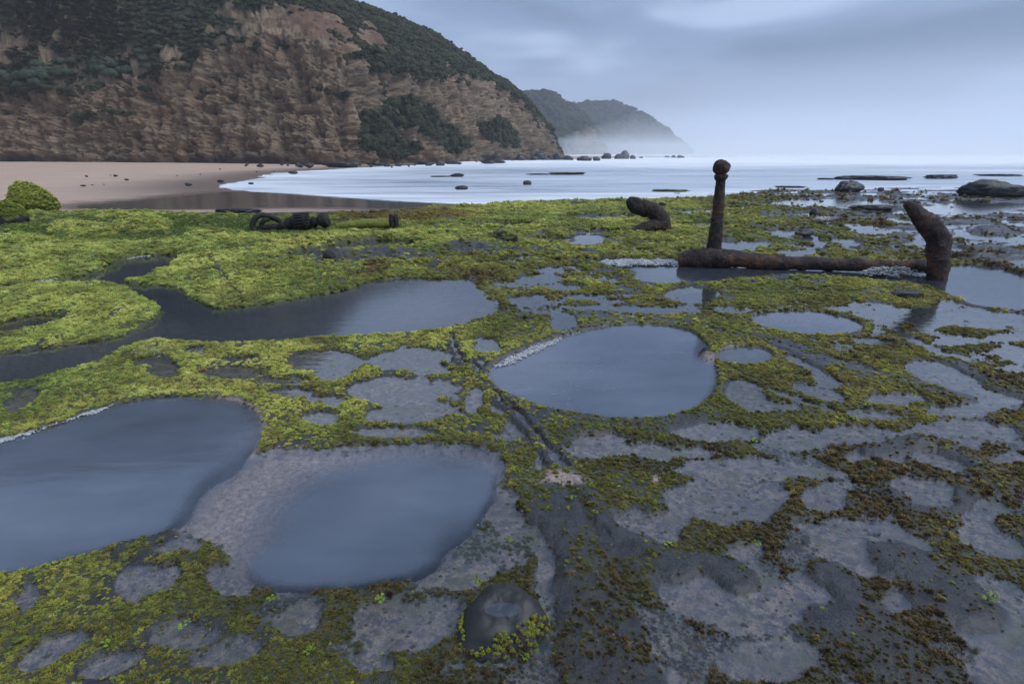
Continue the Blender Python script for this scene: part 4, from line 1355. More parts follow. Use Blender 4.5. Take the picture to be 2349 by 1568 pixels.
def ico(sub):
    bm = bmesh.new()
    bmesh.ops.create_icosphere(bm, subdivisions=sub, radius=1.0)
    V = np.array([v.co[:] for v in bm.verts])
    F = np.array([[v.index for v in f.verts] for f in bm.faces])
    bm.free()
    return V, F


ICO = {k: ico(k) for k in (2, 3, 4, 5)}


def rock_mesh(name, size, seed, sub=4, rough=.35, blocky=.5, flat_top=0.0, freq=1.3):
    V, F = ICO[sub]
    V = V.copy()
    # push towards a tilted block, then break the surface up
    r = np.random.default_rng(seed)
    n = V / np.linalg.norm(V, axis=1)[:, None]
    planes = r.normal(0, 1, (9, 3)); planes /= np.linalg.norm(planes, axis=1)[:, None]
    lim = r.uniform(.55, .85, 9)
    rad = np.ones(len(V))
    for pl, l in zip(planes, lim):
        dt = n @ pl
        rad = np.where(dt > .05, np.minimum(rad, l / np.maximum(dt, .05)), rad)
    rad = 1 * (1 - blocky) + rad * blocky
    o = seed * 7.3
    rad += rough * (fbm3(n[:, 0] * freq + o, n[:, 1] * freq, n[:, 2] * freq, 5, seed, .55) - .5) * 1.6
    cr = np.abs(fbm3(n[:, 0] * 2.2 + o, n[:, 1] * 2.2, n[:, 2] * 3.4, 3, seed + 3) - .5)
    rad -= rough * .5 * ss(.06, 0, cr)
    V = n * rad[:, None]
    if flat_top:
        V[:, 2] = np.where(V[:, 2] > flat_top, flat_top + (V[:, 2] - flat_top) * .25, V[:, 2])
    V = V * np.array(size)
    return mesh_np(name, V, F, smooth=True)


def rock(name, px, py, w, h, dep_, seed, label, mat=None, z=SEA_Z, cat='rock', group=None, sub=4, sink=.25, **kw):
    """px,py: middle of its foot in layout units, w,h: its width and height there"""
    b = at(px, py, z)
    m = math.hypot(b[1], b[2] - 1.5) * CP / FPX * 1.02
    W, Hh = w * m, h * m
    me = rock_mesh(name, (W / 2 * 1.12, W / 2 * dep_, Hh / (2 - 2 * sink) * 1.15), seed, sub, **kw)
    o = link(name, me, mat or M_BLACK, label=label, cat=cat, group=group, loc=(b[0], b[1] + W / 2 * dep_ * .6, b[2] + Hh / (2 - 2 * sink) * (1 - 2 * sink)))
    o.rotation_euler = (0, 0, random.Random(seed).uniform(-.3, .3))
    return o


# on and beyond the reef
rock('rock', 2292, 452, 140, 36, .6, 1, 'big black rock awash at the right edge of the picture', z=-.2)
rock('rock', 1952, 440, 66, 24, .7, 2, 'dark jagged rock in the white water right of the upright iron stock', z=-.22)
rock('rock', 2022, 438, 14, 8, .8, 3, 'small dark lump just right of the jagged rock in the surf', z=-.22, sub=3)
rock('rock', 1872, 497, 26, 20, .9, 4, 'small square black stone on the weed between the stock and the arm', z=-.03, blocky=.8, sub=3)
rock('rock', 1848, 542, 44, 16, .7, 5, 'low flat dark stone on the green weed left of the curved arm', mat=M_SLATE, z=0, sub=3)
rock('rock', 2010, 481, 90, 14, .5, 6, 'flat brown rock slab behind the curved iron arm', z=-.05, flat_top=.35, rough=.5, freq=3.0)
rock('rock', 1157, 560, 54, 30, .7, 7, 'pointed grey boulder on the bare ridge in mid reef', mat=M_MOSSROCK, z=.02)
rock('rock', 762, 605, 58, 30, .7, 8, 'pitted dark boulder at the left end of the bare ridge', mat=M_SLATE, z=.02, rough=.4)
rock('rock', 548, 629, 30, 20, .9, 9, 'small round stone sitting on the green weed bank', mat=M_MOSSROCK, z=.03, sub=3)
rock('rock', 540, 490, 92, 14, .45, 10, 'long black slab lying on the wet sand behind the reef', z=-.18, flat_top=.4, rough=.5, freq=3.0)
rock('rock', 1332, 470, 104, 10, .35, 11, 'low dark ledge at the waterline left of the far anchor fluke', z=-.12, flat_top=.4, rough=.5, freq=3.0)
rock('rock', 1520, 473, 18, 9, .8, 12, 'small dark stone just right of the far anchor fluke', z=-.06, sub=3)
rock('rock', 1545, 440, 76, 7, .4, 13, 'thin weedy rock strip in the surf right of the far fluke', mat=M_MOSSROCK, flat_top=.35, rough=.5, freq=3.0)
rock('reef_ledge', 2005, 413, 140, 13, .4, 14, 'long dark rock ledge standing out of the white sea on the right', flat_top=.35, rough=.5, freq=3.0)
rock('reef_ledge', 2165, 410, 90, 13, .4, 15, 'dark rock ledge in the sea near the right edge', flat_top=.35, rough=.5, freq=3.0)
rock('reef_ledge', 2300, 404, 90, 6, .3, 16, 'thin far rock ledge at the right edge of the sea', flat_top=.35, sub=4, rough=.55, freq=3.2)
rock('reef_ledge', 1895, 412, 34, 5, .4, 17, 'small low rock left of the long sea ledge', flat_top=.35, sub=4, rough=.55, freq=3.2)
rock('reef_ledge', 1815, 431, 60, 6, .4, 18, 'low wet rock between the stock and the jagged surf rock', flat_top=.35, sub=4, rough=.55, freq=3.2)
rock('rock', 1060, 435, 28, 9, .7, 19, 'dark rock standing in the white shallows below the cliff end', sub=3)
rock('rock', 1210, 424, 22, 10, .7, 20, 'lone dark rock in the white sea right of centre', sub=3)
rock('rock', 1048, 406, 32, 8, .6, 21, 'dark rock in the surf beyond the shallows', sub=3)
rock('reef_ledge', 1010, 406, 44, 4, .4, 22, 'thin dark strip of rock left of the surf rock', flat_top=.35, sub=4, rough=.55, freq=3.2)
rock('reef_ledge', 1300, 401, 84, 8, .35, 23, 'wide low weedy ledge in the middle of the white bay', mat=M_MOSSROCK, flat_top=.35, sub=4, rough=.55, freq=3.2)
rock('reef_ledge', 1235, 401, 50, 4, .35, 24, 'thin ledge just left of the wide bay ledge', flat_top=.35, sub=4, rough=.55, freq=3.2)
rock('rock', 1185, 480, 20, 10, .8, 25, 'small dark stone on the wet sand at the reef edge', z=-.2, sub=3)
rock('rock', 1230, 479, 30, 9, .6, 26, 'flat dark stone right of the small stone at the reef edge', z=-.2, sub=3)
rock('rock', 2085, 682, 74, 18, .5, 27, 'dark wet rock shelf in front of the curved iron arm', mat=M_SLATE, z=0, rough=.3, flat_top=.3)
rock('rock', 2280, 606, 70, 14, .5, 28, 'low black rock on the right beyond the pale pool', z=0, rough=.3)
rock('mossy_boulder', 62, 489, 84, 60, .9, 29, 'round boulder fully covered in yellow green weed at the left', mat=M_MOSSFULL, z=.0, cat='boulder', rough=.42, blocky=.3, sub=5)
rock('mossy_boulder', -4, 522, 90, 56, .8, 30, 'dark boulder with green weed cut by the left edge', mat=M_MOSSROCK, z=.0, cat='boulder', rough=.25, blocky=.3)

def weed_on(o, cnt, size, seed, label, tints, zmin=-.2):
    n = len(o.data.vertices)
    V = np.empty(n * 3)
    o.data.vertices.foreach_get('co', V)
    V = V.reshape(-1, 3)
    r = np.random.default_rng(seed)
    a = o.rotation_euler[2]
    R = np.array([[math.cos(a), -math.sin(a), 0], [math.sin(a), math.cos(a), 0], [0, 0, 1]])
    w = (V[:, 2] > zmin * V[:, 2].max()).astype(float)
    V = V @ R.T + np.array(o.location)
    idx = r.choice(n, cnt, p=w / w.sum())
    p = V[idx] + r.normal(0, size * .6, (cnt, 3))
    t = np.array(tints)[r.integers(0, len(tints), cnt)] * np.exp(r.normal(0, .25, cnt))[:, None]
    return scatter('boulder_weed', spk, p, np.zeros((cnt, 3)), size * r.uniform(.6, 1.5, cnt), np.clip(t, .01, .6), M_WEED, label)


mb = [o for o in col.objects if o.name.startswith('mossy_boulder')]
weed_on(mb[0], 5000, .024, 1, 'yellow green weed coating the round boulder at the left', [(.46, .50, .09), (.40, .43, .07), (.28, .32, .06)], -.5)
weed_on(mb[1], 2000, .024, 2, 'green weed on top of the dark boulder at the left edge', [(.26, .32, .05), (.18, .22, .04)], .2)

# boulders off the end of the cliff
RB = random.Random(5)
TIPS = [(1192, 366, 26, 16), (1215, 364, 16, 10), (1240, 365, 34, 18), (1262, 366, 18, 12), (1281, 366, 30, 16), (1304, 367, 28, 12), (1340, 367, 36, 11), (1368, 367, 22, 10),
        (1392, 366, 26, 18), (1420, 364, 22, 14), (1433, 363, 26, 20), (1452, 365, 16, 12), (1471, 362, 12, 5), (1530, 362, 14, 7), (1545, 362, 12, 8), (1562, 362, 20, 9)]
for i, (x, y, w, h) in enumerate(TIPS):
    lab = ['leftmost', 'second', 'third', 'fourth', 'fifth', 'sixth', 'seventh', 'eighth', 'ninth', 'tenth', 'tallest', 'twelfth', 'thirteenth', 'fourteenth', 'fifteenth', 'outermost'][i]
    lab = lab + (' boulder' if lab in ('leftmost', 'tallest', 'outermost') else ' boulder from the left') + ' in the row standing in the sea off the cliff end'
    rock('sea_boulder', x, y + 2, w * .85, h * .9, .8, 60 + i, lab, cat='boulder', group='boulders in the sea off the cliff end', sub=3, rough=.4, blocky=.7)
for i in range(46):
    t = RB.random()
    x = 560 + 720 * t
    y = np.interp(x, [560, 850, 1000, 1150, 1280], [379, 380, 376, 370, 366]) + RB.uniform(-2, 3 + 3 * (x > 850))
    w = RB.choice([6, 8, 9, 12, 16, 22]) * RB.uniform(.7, 1.1)
    rock('foot_boulder', x, y, w, w * RB.uniform(.3, .6), .8, 100 + i, ('dark fallen boulder at the cliff foot above the dry sand' if x < 760 else 'dark fallen boulder at the cliff foot beside the white surf' if x < 1020 else 'dark fallen boulder at the foot of the cliff end'), cat='boulder', group='boulders along the cliff foot',
         z=np.interp(x, [560, 850, 1000], [.1, -.12, -.2]), sub=2, rough=.4, blocky=.7)
for i, (x, y, w, h) in enumerate([(705, 378, 30, 9), (775, 381, 60, 10), (860, 378, 44, 7), (975, 377, 40, 8), (1040, 376, 36, 6), (1130, 374, 60, 8)]):
    rock('foot_slab', x, y, w, h, .5, 160 + i, ['flat dark slab on the sand below the middle of the cliff', 'broad low slab at the cliff foot on the upper beach', 'flat slab at the cliff foot left of the surf edge',
         'dark slab at the cliff foot beside the white surf', 'thin slab at the cliff foot beyond the surf edge', 'long weedy slab below the right end of the cliff'][i], cat='rock',
         z=np.interp(x, [560, 850, 1000], [.1, -.1, -.2]), flat_top=.35, sub=4, rough=.55, freq=3.2)
for i in range(16):
    x = RB.uniform(20, 640)
    y = np.interp(RB.random(), [0, 1], [383, 428 if x < 480 else 405])
    w = RB.choice([4, 5, 6, 8, 12]) * RB.uniform(.7, 1.2) * (y - 340) / 60
    if i < 6:
        x, y, w = [(671, 398, 22), (505, 418, 20), (430, 425, 18), (575, 422, 14), (190, 427, 14), (290, 413, 10)][i]
    zz = np.interp(y, [378, 400, 425, 440], [.2, .06, -.08, -.16])
    rock('beach_stone', x, y, w, w * RB.uniform(.2, .38), .7, 200 + i, (['dark stone on the sand nearest the cliff slabs', 'dark stone on the sand just above the wash line', 'dark stone in the middle of the lower beach', 'dark stone beside the left end of the white surf',
          'dark stone alone on the lower left beach', 'small dark stone on the middle left beach'][i] if i < 6 else 'tiny dark stone or weed clump scattered on the pale sand'), cat='stone', group='stones scattered on the beach', z=zz, sub=2, rough=.4)


# the hollowed rock in the foreground
def basin_rock():
    c = at(1148, 1432, 0.0)
    rx, ry, h = .152, .150, .095
    n, m = 72, 40
    V, F = [], []
    th = np.linspace(0, 2 * math.pi, n, endpoint=False)
    for j in range(m):
        t = j / (m - 1)                     # 0 centre .. 1 foot
        wob = 1 + .10 * np.sin(2 * th + .6) + .06 * np.sin(3 * th + 2) + .03 * np.sin(7 * th)
        rr = t ** .9
        x, y = rr * rx * wob * np.cos(th), rr * ry * wob * np.sin(th)
        z = h * (1 - 1.18 * t ** 2.7) * np.ones(n)
        z = z + .022 * np.sin(th + .3) * ss(.0, .6, np.array(t)) * (1 - ss(.75, 1, np.array(t)))
        bx, by = x - .010, y + .024
        bas = np.sqrt((bx / (rx * .50)) ** 2 + (by / (ry * .26)) ** 2)
        z = np.where(bas < 1.5, z - .011 * (1 - ss(.45, 1.5, bas)), z)
        z += .010 * (fbm2(x * 30 + 5, y * 30, 4, 7) - .5) + .022 * (fbm2(x * 9 + 5, y * 9, 3, 9) - .5)
        V.append(np.stack([x, y, z], -1))
    V = np.vstack(V)
    F = []
    for j in range(m - 1):
        for i in range(n):
            F.append((j * n + i, (j + 1) * n + i, (j + 1) * n + (i + 1) % n, j * n + (i + 1) % n))
    root = link('hollowed_rock', None, None, label='dark domed rock with a water filled hollow in the foreground', cat='rock', loc=c)
    link('stone', mesh_np('stone', V, np.array(F)), M_BASIN, root)
    a = np.linspace(0, 2 * math.pi, 40, endpoint=False)
    W = np.vstack([[[.010, -.024, 0]], np.stack([.010 + .062 * np.cos(a), -.024 + .030 * np.sin(a), np.zeros(40)], -1)])
    wm = mesh_np('water', W + [0, 0, h - .0085], np.array([(0, 1 + i, 1 + (i + 1) % 40) for i in range(40)]))
    set_attr(wm, 'depth', np.full(41, .02)); set_attr(wm, 'turb', np.full(41, .4))
    link('water', wm, M_FILM, root)
    # weed on its flanks
    r = np.random.default_rng(12)
    pts, tin = [], []
    for k in range(620):
        th_ = r.uniform(0, 2 * math.pi)
        t = r.uniform(.80, 1.12)
        right = (math.cos(th_ + .5) > .35)
        if not right and r.random() > .30:
            continue
        if right:
            t = r.uniform(.66, 1.08)
        wob = 1 + .10 * math.sin(2 * th_ + .6) + .06 * math.sin(3 * th_ + 2)
        z = h * (1 - 1.18 * min(t, 1) ** 2.7)
        pts.append([c[0] + t * rx * wob * math.cos(th_), c[1] + t * ry * wob * math.sin(th_), c[2] + z])
        tin.append([.10, .05, .03] if (right and r.random() < .3) else ([.26, .28, .03] if r.random() < .7 else [.30, .33, .06]))
    scatter('rock_weed', spk, np.array(pts), np.zeros((len(pts), 3)), r.uniform(.006, .013, len(pts)), np.array(tin), M_WEED, 'green weed tufts growing round the hollowed rock')


basin_rock()


# ------------------------------------------------------------------ wreck iron
def sweep(name, pts, rad, mat, parent, nseg=20, sub=4, rough=.08, seed=0, squash=None, cap=True, smoothk=2):
    """a bent bar: pts world points, rad radii; rough pits and flakes"""
    P = np.array(pts, float)
    R = np.array(rad, float)
    t = np.arange(len(P))
    tt_ = np.linspace(0, len(P) - 1, (len(P) - 1) * sub * 3 + 1)
    # Catmull-Rom through the points
    def cr(A):
        A2 = np.concatenate([2 * A[:1] - A[1:2], A, 2 * A[-1:] - A[-2:-1]])
        i = np.minimum(tt_.astype(int), len(A) - 2)
        f = (tt_ - i)
        f = f.reshape(-1, *([1] * (A.ndim - 1)))
        p0, p1, p2, p3 = A2[i], A2[i + 1], A2[i + 2], A2[i + 3]
        return .5 * (2 * p1 + (p2 - p0) * f + (2 * p0 - 5 * p1 + 4 * p2 - p3) * f ** 2 + (3 * p1 - p0 - 3 * p2 + p3) * f ** 3)
    C = cr(P)
    rr = np.maximum(cr(R), .004)
    if rr.ndim == 1:
        rr = np.stack([rr, rr], -1)
    T = np.gradient(C, axis=0)
    T /= np.linalg.norm(T, axis=1)[:, None]
    ref = np.array([0, 1.0, 0])
    if abs(T[:, 1]).mean() > .8:
        ref = np.array([0, 0, 1.0])
    A = np.cross(T, ref); A /= np.linalg.norm(A, axis=1)[:, None]
    B = np.cross(A, T)
    th = np.linspace(0, 2 * math.pi, nseg, endpoint=False)
    ring = (A[:, None, :] * np.cos(th)[None, :, None] * rr[:, None, 0:1] + B[:, None, :] * np.sin(th)[None, :, None] * rr[:, None, 1:2])
    Vv = C[:, None, :] + ring
    X = Vv.reshape(-1, 3)
    mr = rr.mean()
    f = 1.2 / mr
    nz = (fbm3(X[:, 0] * f * .5, X[:, 1] * f * .5, X[:, 2] * f * .5, 5, seed, .6) - .5) * 2
    dirv = ring.reshape(-1, 3)
    X = X + dirv * (nz * rough * 3)[:, None]
    nrw = len(C)
    F = []
    for i in range(nrw - 1):
        for k in range(nseg):
            F.append((i * nseg + k, i * nseg + (k + 1) % nseg, (i + 1) * nseg + (k + 1) % nseg, (i + 1) * nseg + k))
    V = X
    tri = []
    if cap:
        e = [C[0] - T[0] * rr[0].mean() * .25, C[-1] + T[-1] * rr[-1].mean() * .25]
        V = np.vstack([X, e])
        for k in range(nseg):
            tri.append((len(X), (k + 1) % nseg, k, k))
            b0 = (nrw - 1) * nseg
            tri.append((len(X) + 1, b0 + k, b0 + (k + 1) % nseg, b0 + (k + 1) % nseg))
    org = np.array(parent.location) if parent is not None else 0
    bm = bmesh.new()
    vs_ = [bm.verts.new(v) for v in V - org]
    for a in F:
        bm.faces.new([vs_[i] for i in a])
    for a in tri:
        bm.faces.new([vs_[i] for i in a[:3]])
    bmesh.ops.recalc_face_normals(bm, faces=bm.faces)
    for fc in bm.faces:
        fc.smooth = True
    me = bpy.data.meshes.new(name)
    bm.to_mesh(me)
    bm.free()
    return link(name, me, mat, parent)


def lump(name, cen, size, mat, parent, seed, rough=.15, blocky=.2, sub=4):
    me = rock_mesh(name, size, seed, sub, rough=rough, blocky=blocky)
    return link(name, me, mat, parent, loc=np.array(cen) - np.array(parent.location))


# main anchor: shank lying over the pool, one curved arm up, stock upright
a0 = at(1640, 614, 0.0)
anchor = link('iron_anchor', None, None, label='rusted iron anchor lying across a pool with upright ball-ended stock and curved arm', cat='anchor', loc=a0)
Yl, Yr = at(1557, 612)[1], at(2120, 634)[1]
shank_px = [(1558, 598, 16), (1585, 595, 20), (1630, 593, 23), (1680, 595, 20), (1740, 599, 17), (1850, 604, 16), (1950, 608, 15), (2040, 611, 14), (2130, 612, 17)]
pts, rad = [], []
for (x, y, r) in shank_px:
    Y = np.interp(x, [1557, 2120], [Yl + .1, Yr + .1])
    p = at_y(x, y, Y)
    m = mpp(p)
    pts.append(p); rad.append((r * m, r * m))
shank_o = sweep('shank', pts, rad, M_RUST, anchor, 28, 12, .12, 3)
arm_px = [(2152, 662, 22, 0), (2152, 630, 23, 0), (2152, 600, 26, 0), (2154, 567, 29, .02), (2148, 540, 28, .02), (2132, 519, 25, 0), (2110, 495, 21, -.03), (2092, 478, 16, -.06), (2079, 467, 9, -.08)]
pts, rad = [], []
Ya = at(2147, 645)[1] + .12
for (x, y, r, dy) in arm_px:
    p = at_y(x, y, Ya + dy)
    m = mpp(p) * .92
    pts.append(p); rad.append((r * m, r * m * .8))
arm_o = sweep('arm', pts, rad, M_RUST, anchor, 32, 14, .13, 5)
# dark scarred inner band of the arm
st_px = [(1637, 600, 17), (1638, 575, 17), (1641, 540, 15.5), (1645, 500, 13.5), (1649, 460, 12), (1652, 425, 11.5), (1654, 405, 11.5)]
Ys = at(1640, 612)[1] + .14
pts, rad = [], []
for (x, y, r) in st_px:
    p = at_y(x, y, Ys)
    m = mpp(p)
    pts.append(p); rad.append((r * m, r * m))
stock_o = sweep('stock', pts, rad, M_RUST, anchor, 26, 12, .09, 9)
m = mpp(pts[-1])
bc = at_y(1655, 384, Ys)
ball = lump('ball', bc, (20.5 * m, 20.5 * m, 18.5 * m), M_RUST, anchor, 17, .10, .45)
ball.parent = stock_o
colr = [at_y(1654, 412, Ys), at_y(1654, 406, Ys), at_y(1654.5, 400, Ys)]
cr_o = sweep('collar', colr, [(12.5 * m,) * 2, (15 * m,) * 2, (14 * m,) * 2], M_RUST, anchor, 20, 3, .06, 4)
cr_o.parent = stock_o

# the other anchor's fluke, farther off
f0 = at(1500, 536, 0.0)
fluke = link('anchor_fluke', None, None, label='curved rusted anchor arm with black palm rising from the far green weed', cat='anchor', loc=f0)
Yf = f0[1] + .15
fp = [(1520, 538, 18, .06), (1522, 522, 19, .05), (1519, 506, 19, .05), (1508, 491, 18, .05), (1492, 479, 17, .03), (1472, 470, 14, .01)]
pts, rad = [], []
for (x, y, r, dy) in fp:
    p = at_y(x, y, Yf + dy)
    m = mpp(p)
    pts.append(p); rad.append((r * m, r * m * .9))
sweep('arm', pts, rad, M_RUST, fluke, 24, 8, .10, 21)
pts, rad = [], []
for (x, y, r, dy) in [(1430, 534, 4, -.12), (1460, 528, 10, -.1), (1492, 520, 15, -.06), (1522, 516, 17, 0)]:
    p = at_y(x, y, Yf + dy)
    m = mpp(p)
    pts.append(p); rad.append((r * m, r * m * .9))
sweep('crown', pts, rad, M_RUST, fluke, 24, 8, .10, 23)
m = mpp(f0)
pal = lump('palm', at_y(1466, 476, Yf - .06), (37 * m, 9 * m, 19 * m), M_IRON, fluke, 33, .18, .75)
pal.rotation_euler = (0.2, math.radians(32), .3)

# windlass wreckage left of the mossy timber
w0 = at(660, 530, 0.02)
wind = link('windlass_wreck', None, None, label='black corroded ship windlass with drums and a broken wheel on the weed', cat='wreckage', loc=w0)
Yw = w0[1] + .25
mw = mpp(w0)


def bar(name, a, mat, parent, seed, Y, n=16, rough=.17):
    pts, rad = [], []
    for (x, y, r, dy) in a:
        pts.append(at_y(x, y, Y + dy)); rad.append((r * mw, r * mw))
    return sweep(name, pts, rad, mat, parent, n, 5, rough, seed)


bar('shaft', [(592, 524, 7, 0), (630, 521, 8, 0), (670, 517, 11, 0), (710, 510, 9, 0), (740, 506, 8, 0)], M_IRON, wind, 1, Yw)
bar('wheel', [(583, 532, 7, -.1), (580, 515, 7, -.08), (586, 500, 7, -.05), (602, 493, 6.5, 0), (622, 497, 6.5, .08), (642, 508, 6, .18), (655, 520, 5, .26)], M_WOOD, wind, 2, Yw)
bar('wheel', [(604, 530, 5, 0), (600, 515, 5, 0), (607, 505, 5, 0), (618, 503, 5, .05)], M_WOOD, wind, 8, Yw)
dr = bar('drum', [(672, 510, 16, 0), (680, 509, 18.5, 0), (692, 508, 18, 0), (704, 507, 18.5, 0), (710, 506, 15, 0)], M_IRON, wind, 3, Yw, 24, .12)
for k in range(9):
    an = -1.2 + k * .36
    pts = [at_y(674, 510 - 18.5 * math.sin(an), Yw - 18.5 * mw * math.cos(an)), at_y(690, 508.5 - 19 * math.sin(an), Yw - 19 * mw * math.cos(an)), at_y(708, 507 - 18.5 * math.sin(an), Yw - 18.5 * mw * math.cos(an))]
    s_ = sweep('stave', pts, [(2.4 * mw,) * 2] * 3, M_IRON, wind, 8, 2, .1, k)
    s_.parent = dr
bar('flange', [(716, 520, 8, 0), (720, 508, 11, 0), (724, 500, 8, 0)], M_IRON, wind, 4, Yw)
bar('drum', [(731, 506, 12, 0), (737, 505, 17, 0), (748, 504, 17, 0), (753, 503, 13, 0)], M_IRON, wind, 5, Yw, 24, .12)
bar('bracket', [(655, 528, 10, -.02), (662, 512, 11, 0), (668, 505, 8, 0)], M_IRON, wind, 6, Yw)

t0 = at(850, 526, 0.02)
tim = link('wreck_timber', None, None, label='weed covered fallen ship timber ending in a split upright post', cat='timber', loc=t0)
Yt = t0[1] + .2
bar('log', [(772, 519, 8, 0), (800, 516, 10, 0), (840, 514, 10.5, 0), (880, 512, 11, 0), (893, 511, 10, 0)], M_MOSSFULL, tim, 11, Yt)
bar('post', [(899, 526, 6, 0), (899, 510, 6, 0), (898, 495, 5.5, 0), (898, 491, 4, 0)], M_WOOD, tim, 12, Yt - .02)
bar('post', [(909, 526, 6, 0), (909, 508, 5.5, 0), (908, 496, 5, 0), (907, 492, 3.5, 0)], M_WOOD, tim, 13, Yt)
t1 = at(447, 518, 0.06)

# ------------------------------------------------------------------ pale shrubs along the cliff edge
pb = [proto_bush(50 + s, 90, .8) for s in range(3)]
pb_me = []
for k, (v, f, t) in enumerate(pb):
    me = mesh_np('foliage', v, f, smooth=False)
    me.materials.append(M_PALE)
    pb_me.append(me)
PS = [(14, 188, 12), (40, 182, 12), (62, 184, 12), (84, 190, 14), (104, 200, 12), (118, 186, 14), (128, 170, 13), (100, 168, 12), (148, 168, 14), (160, 180, 10), (176, 150, 10), (98, 152, 9), (140, 150, 10),
      (232, 150, 12), (248, 158, 14), (262, 148, 12), (276, 162, 12), (288, 152, 12), (240, 172, 12), (262, 176, 12), (222, 130, 10), (196, 170, 9), (340, 146, 9), (352, 160, 8), (382, 134, 9), (328, 130, 8),
      (366, 95, 7), (512, 72, 7), (290, 74, 6), (60, 205, 10)]
# nearest point of the cliff surface in front of the camera for a layout position
ok = (crow > 3) & (crow < cnr - 2)
for i, (x, y, r) in enumerate(PS):
    d2 = (cpx - x) ** 2 + (cpy - y) ** 2 + np.where(ok, 0, 1e9)
    c = CV[np.argmin(d2)]
    sz = r * np.linalg.norm(c) / FPX * 1.15
    o = link('pale_shrub', pb_me[i % 3], None, cat='shrub',
             label=('pale silver green shrub in the leftmost clump on the cliff edge' if x < 185 else 'pale silver green shrub in the second clump from the left on the cliff edge' if x < 300
                    else 'small pale shrub standing alone higher up the cliff scrub'),
             group='pale shrubs along the cliff edge')
    o.location = c + np.array([0, -.3, .1])
    o.scale = (sz, sz, sz * .85)
    o.rotation_euler = (0, 0, i * 1.7)

# ------------------------------------------------------------------ foam
mf, mfn, mfo = new_mat('foam_bubbles')
principled(mfn, mfo, (0.40, 0.41, 0.42), 0.45, 0.4)
bub = []
for k in range(3):
    v, f = ICO[2]
    v = v * (1 + .25 * (fbm3(v[:, 0] * 1.5 + k, v[:, 1] * 1.5, v[:, 2] * 1.5, 2, k) - .5)[:, None]) * np.array([1, 1, .4])
    bub.append((v, f, np.ones(len(v))))


def foam_bank(pts, n, size, height, seed, label, soft=.1, lace=.35, z=.003, name='foam'):
    """froth: a drift of small bubbles, thick in the middle and lacy at its edge"""
    P = smooth_poly([at(a_, b_)[:2] for a_, b_ in pts], 1)
    r = np.random.default_rng(seed)
    lo, hi = P.min(0) - soft, P.max(0) + soft
    out, sc = [], []
    x, y = r.uniform(lo[0], hi[0], n * 12), r.uniform(lo[1], hi[1], n * 12)
    w = fbm2(x * 7 / soft * .1, y * 7 / soft * .1, 3, seed) - .5
    d = poly_sdf(x, y, P, 5.0) + soft * 1.6 * w
    t = ss(soft * .5, -soft, d)
    la = np.abs(fbm2(x * 22, y * 22, 3, seed + 4) - .5) * 2
    keep_ = (r.uniform(0, 1, len(x)) < t ** 1.5) & ((la < .10 + .5 * t) | (t > 1 - lace * .6))
    x, y, t = x[keep_][:n], y[keep_][:n], t[keep_][:n]
    zz = z + height * t * (.2 + 1.1 * fbm2(x * 9, y * 9, 3, seed + 8)) * r.uniform(0.55, 1, len(x))
    p_ = np.stack([x, y, zz], -1)
    s_ = .62 * size * np.exp(r.normal(0, .5, len(x))) * (.5 + .6 * t)
    return scatter(name, bub, p_, np.zeros((len(x), 3)), s_, np.ones((len(x), 3)), mf, label)


foam_bank([(1368, 606), (1385, 598), (1440, 598), (1500, 597), (1558, 599), (1556, 612), (1500, 611), (1455, 611), (1420, 618), (1385, 611)], 4200, .011, .045, 3,
          'white foam bank at the left end of the anchor shank', .10, .9)
foam_bank([(1960, 634), (1985, 618), (2020, 612), (2060, 614), (2110, 622), (2140, 630), (2100, 638), (2010, 640)], 3000, .012, .13, 5,
          'bubbly foam heap against the shank beside the curved arm', .14, .8)
foam_bank([(1108, 858), (1130, 836), (1180, 810), (1250, 783), (1330, 758), (1365, 750), (1330, 766), (1290, 780), (1262, 798), (1225, 818), (1185, 834), (1140, 846), (1120, 858)], 2600, .0055, .006, 7,
          'white foam along the upper left rim of the round pool', .06, .6)
foam_bank([(-60, 1022), (0, 1008), (70, 987), (150, 957), (215, 937), (265, 926), (262, 934), (215, 950), (150, 970), (80, 996), (0, 1018), (-60, 1034)], 1500, .0045, .006, 9,
          'lacy foam along the upper rim of the left pool', .05, .3)
foam_bank([(280, 594), (330, 584), (370, 581), (370, 585), (330, 590), (290, 598)], 500, .008, .01, 11, 'thin foam line on the dark channel behind the weed bank', .05, .5)
foam_bank([(60, 646), (110, 640), (140, 636), (135, 641), (95, 648)], 450, .010, .01, 12, 'small foam streak on the channel at far left', .05, .5)
foam_bank([(1855, 508), (1880, 502), (1915, 506), (1905, 514), (1870, 514)], 700, .014, .06, 13, 'small foam heap on the weed between stock and arm', .15, .8, .05)
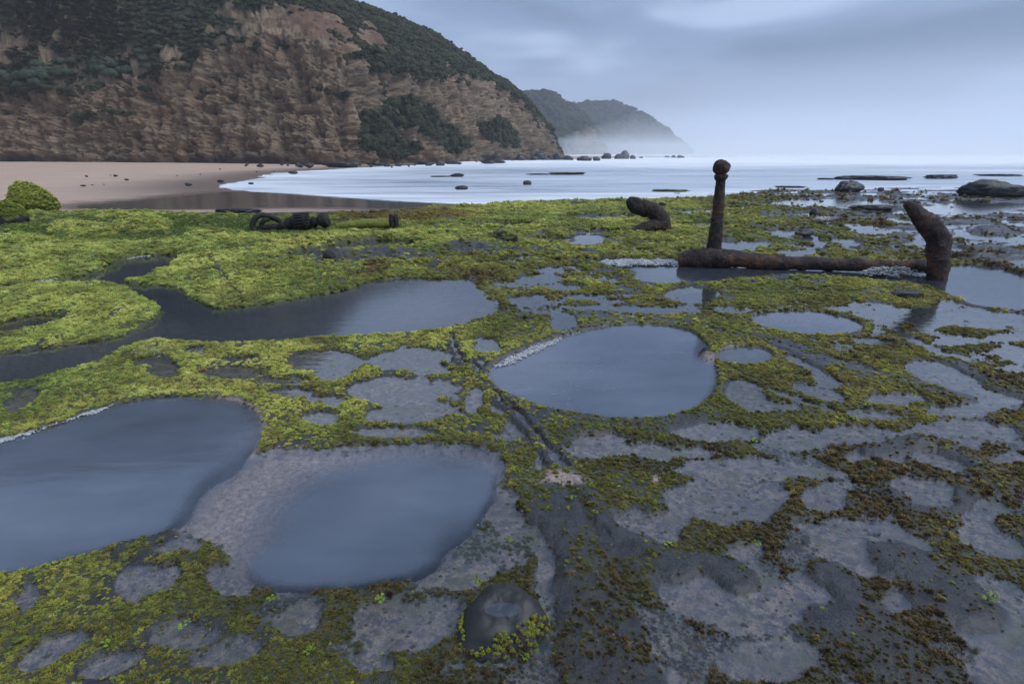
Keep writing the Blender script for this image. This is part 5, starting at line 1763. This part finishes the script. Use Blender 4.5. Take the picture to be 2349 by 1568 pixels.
foam_bank([(295, 806), (360, 790), (440, 800), (500, 806), (480, 826), (420, 826), (360, 822), (300, 822)], 380, .005, .008, 15, 'patchy foam between the weed above the left pool', .10, .0, .01)
rf = np.random.default_rng(4)
rp = vpoly(POOLS['round'])
fp_ = []
for k in range(44):
    p = at(rf.uniform(1150, 1420), rf.uniform(830, 945))
    if poly_sdf(np.array([p[0]]), np.array([p[1]]), rp)[0] > -.06:
        continue
    L = rf.uniform(.002, .022)
    for j in range(int(2 + L * 700)):
        fp_.append([p[0] + rf.normal(0, L), p[1] + rf.normal(0, L * .45), .0015])
fp_ = np.array(fp_)
scatter('foam_flecks', bub, fp_, np.zeros((len(fp_), 3)), rf.uniform(.001, .003, len(fp_)), np.ones((len(fp_), 3)), mf, 'white foam flecks drifting on the round pool')

# ------------------------------------------------------------------ haze
hm, hnt, hout = new_mat('haze_air')
pv = N(hnt, 'ShaderNodeVolumePrincipled')
pv.inputs['Color'].default_value = (0.86, 0.92, 1.0, 1)
pv.inputs['Density'].default_value = 0.00052
pv.inputs['Anisotropy'].default_value = 0.1
hnt.links.new(pv.outputs[0], hout.inputs['Volume'])
x0, x1, y0, y1, z0, z1 = -3000, 3000, -80, 4000, -4.5, 150
hv = np.array([[x, y, z] for z in (z0, z1) for y in (y0, y1) for x in (x0, x1)], float)
hf = np.array([[0, 2, 3, 1], [4, 5, 7, 6], [0, 1, 5, 4], [2, 6, 7, 3], [0, 4, 6, 2], [1, 3, 7, 5]])
link('haze', mesh_np('haze', hv, hf, False), hm, kind='stuff', label='pale sea mist filling the air over the bay')

# low spray and mist lying over the surf of the bay
mm_, mnt_, mout_ = new_mat('sea_mist_air')
pv2 = N(mnt_, 'ShaderNodeVolumePrincipled')
pv2.inputs['Color'].default_value = (0.96, 0.98, 1.0, 1)
pv2.inputs['Density'].default_value = 0.0034
mnt_.links.new(pv2.outputs[0], mout_.inputs['Volume'])
hv2 = np.array([[x, y, z] for z in (-3.5, 10.0) for y in (130, 2600) for x in (26, 2600)], float)
link('sea_mist', mesh_np('sea_mist', hv2, hf, False), mm_, kind='stuff', label='low white spray mist over the far surf')
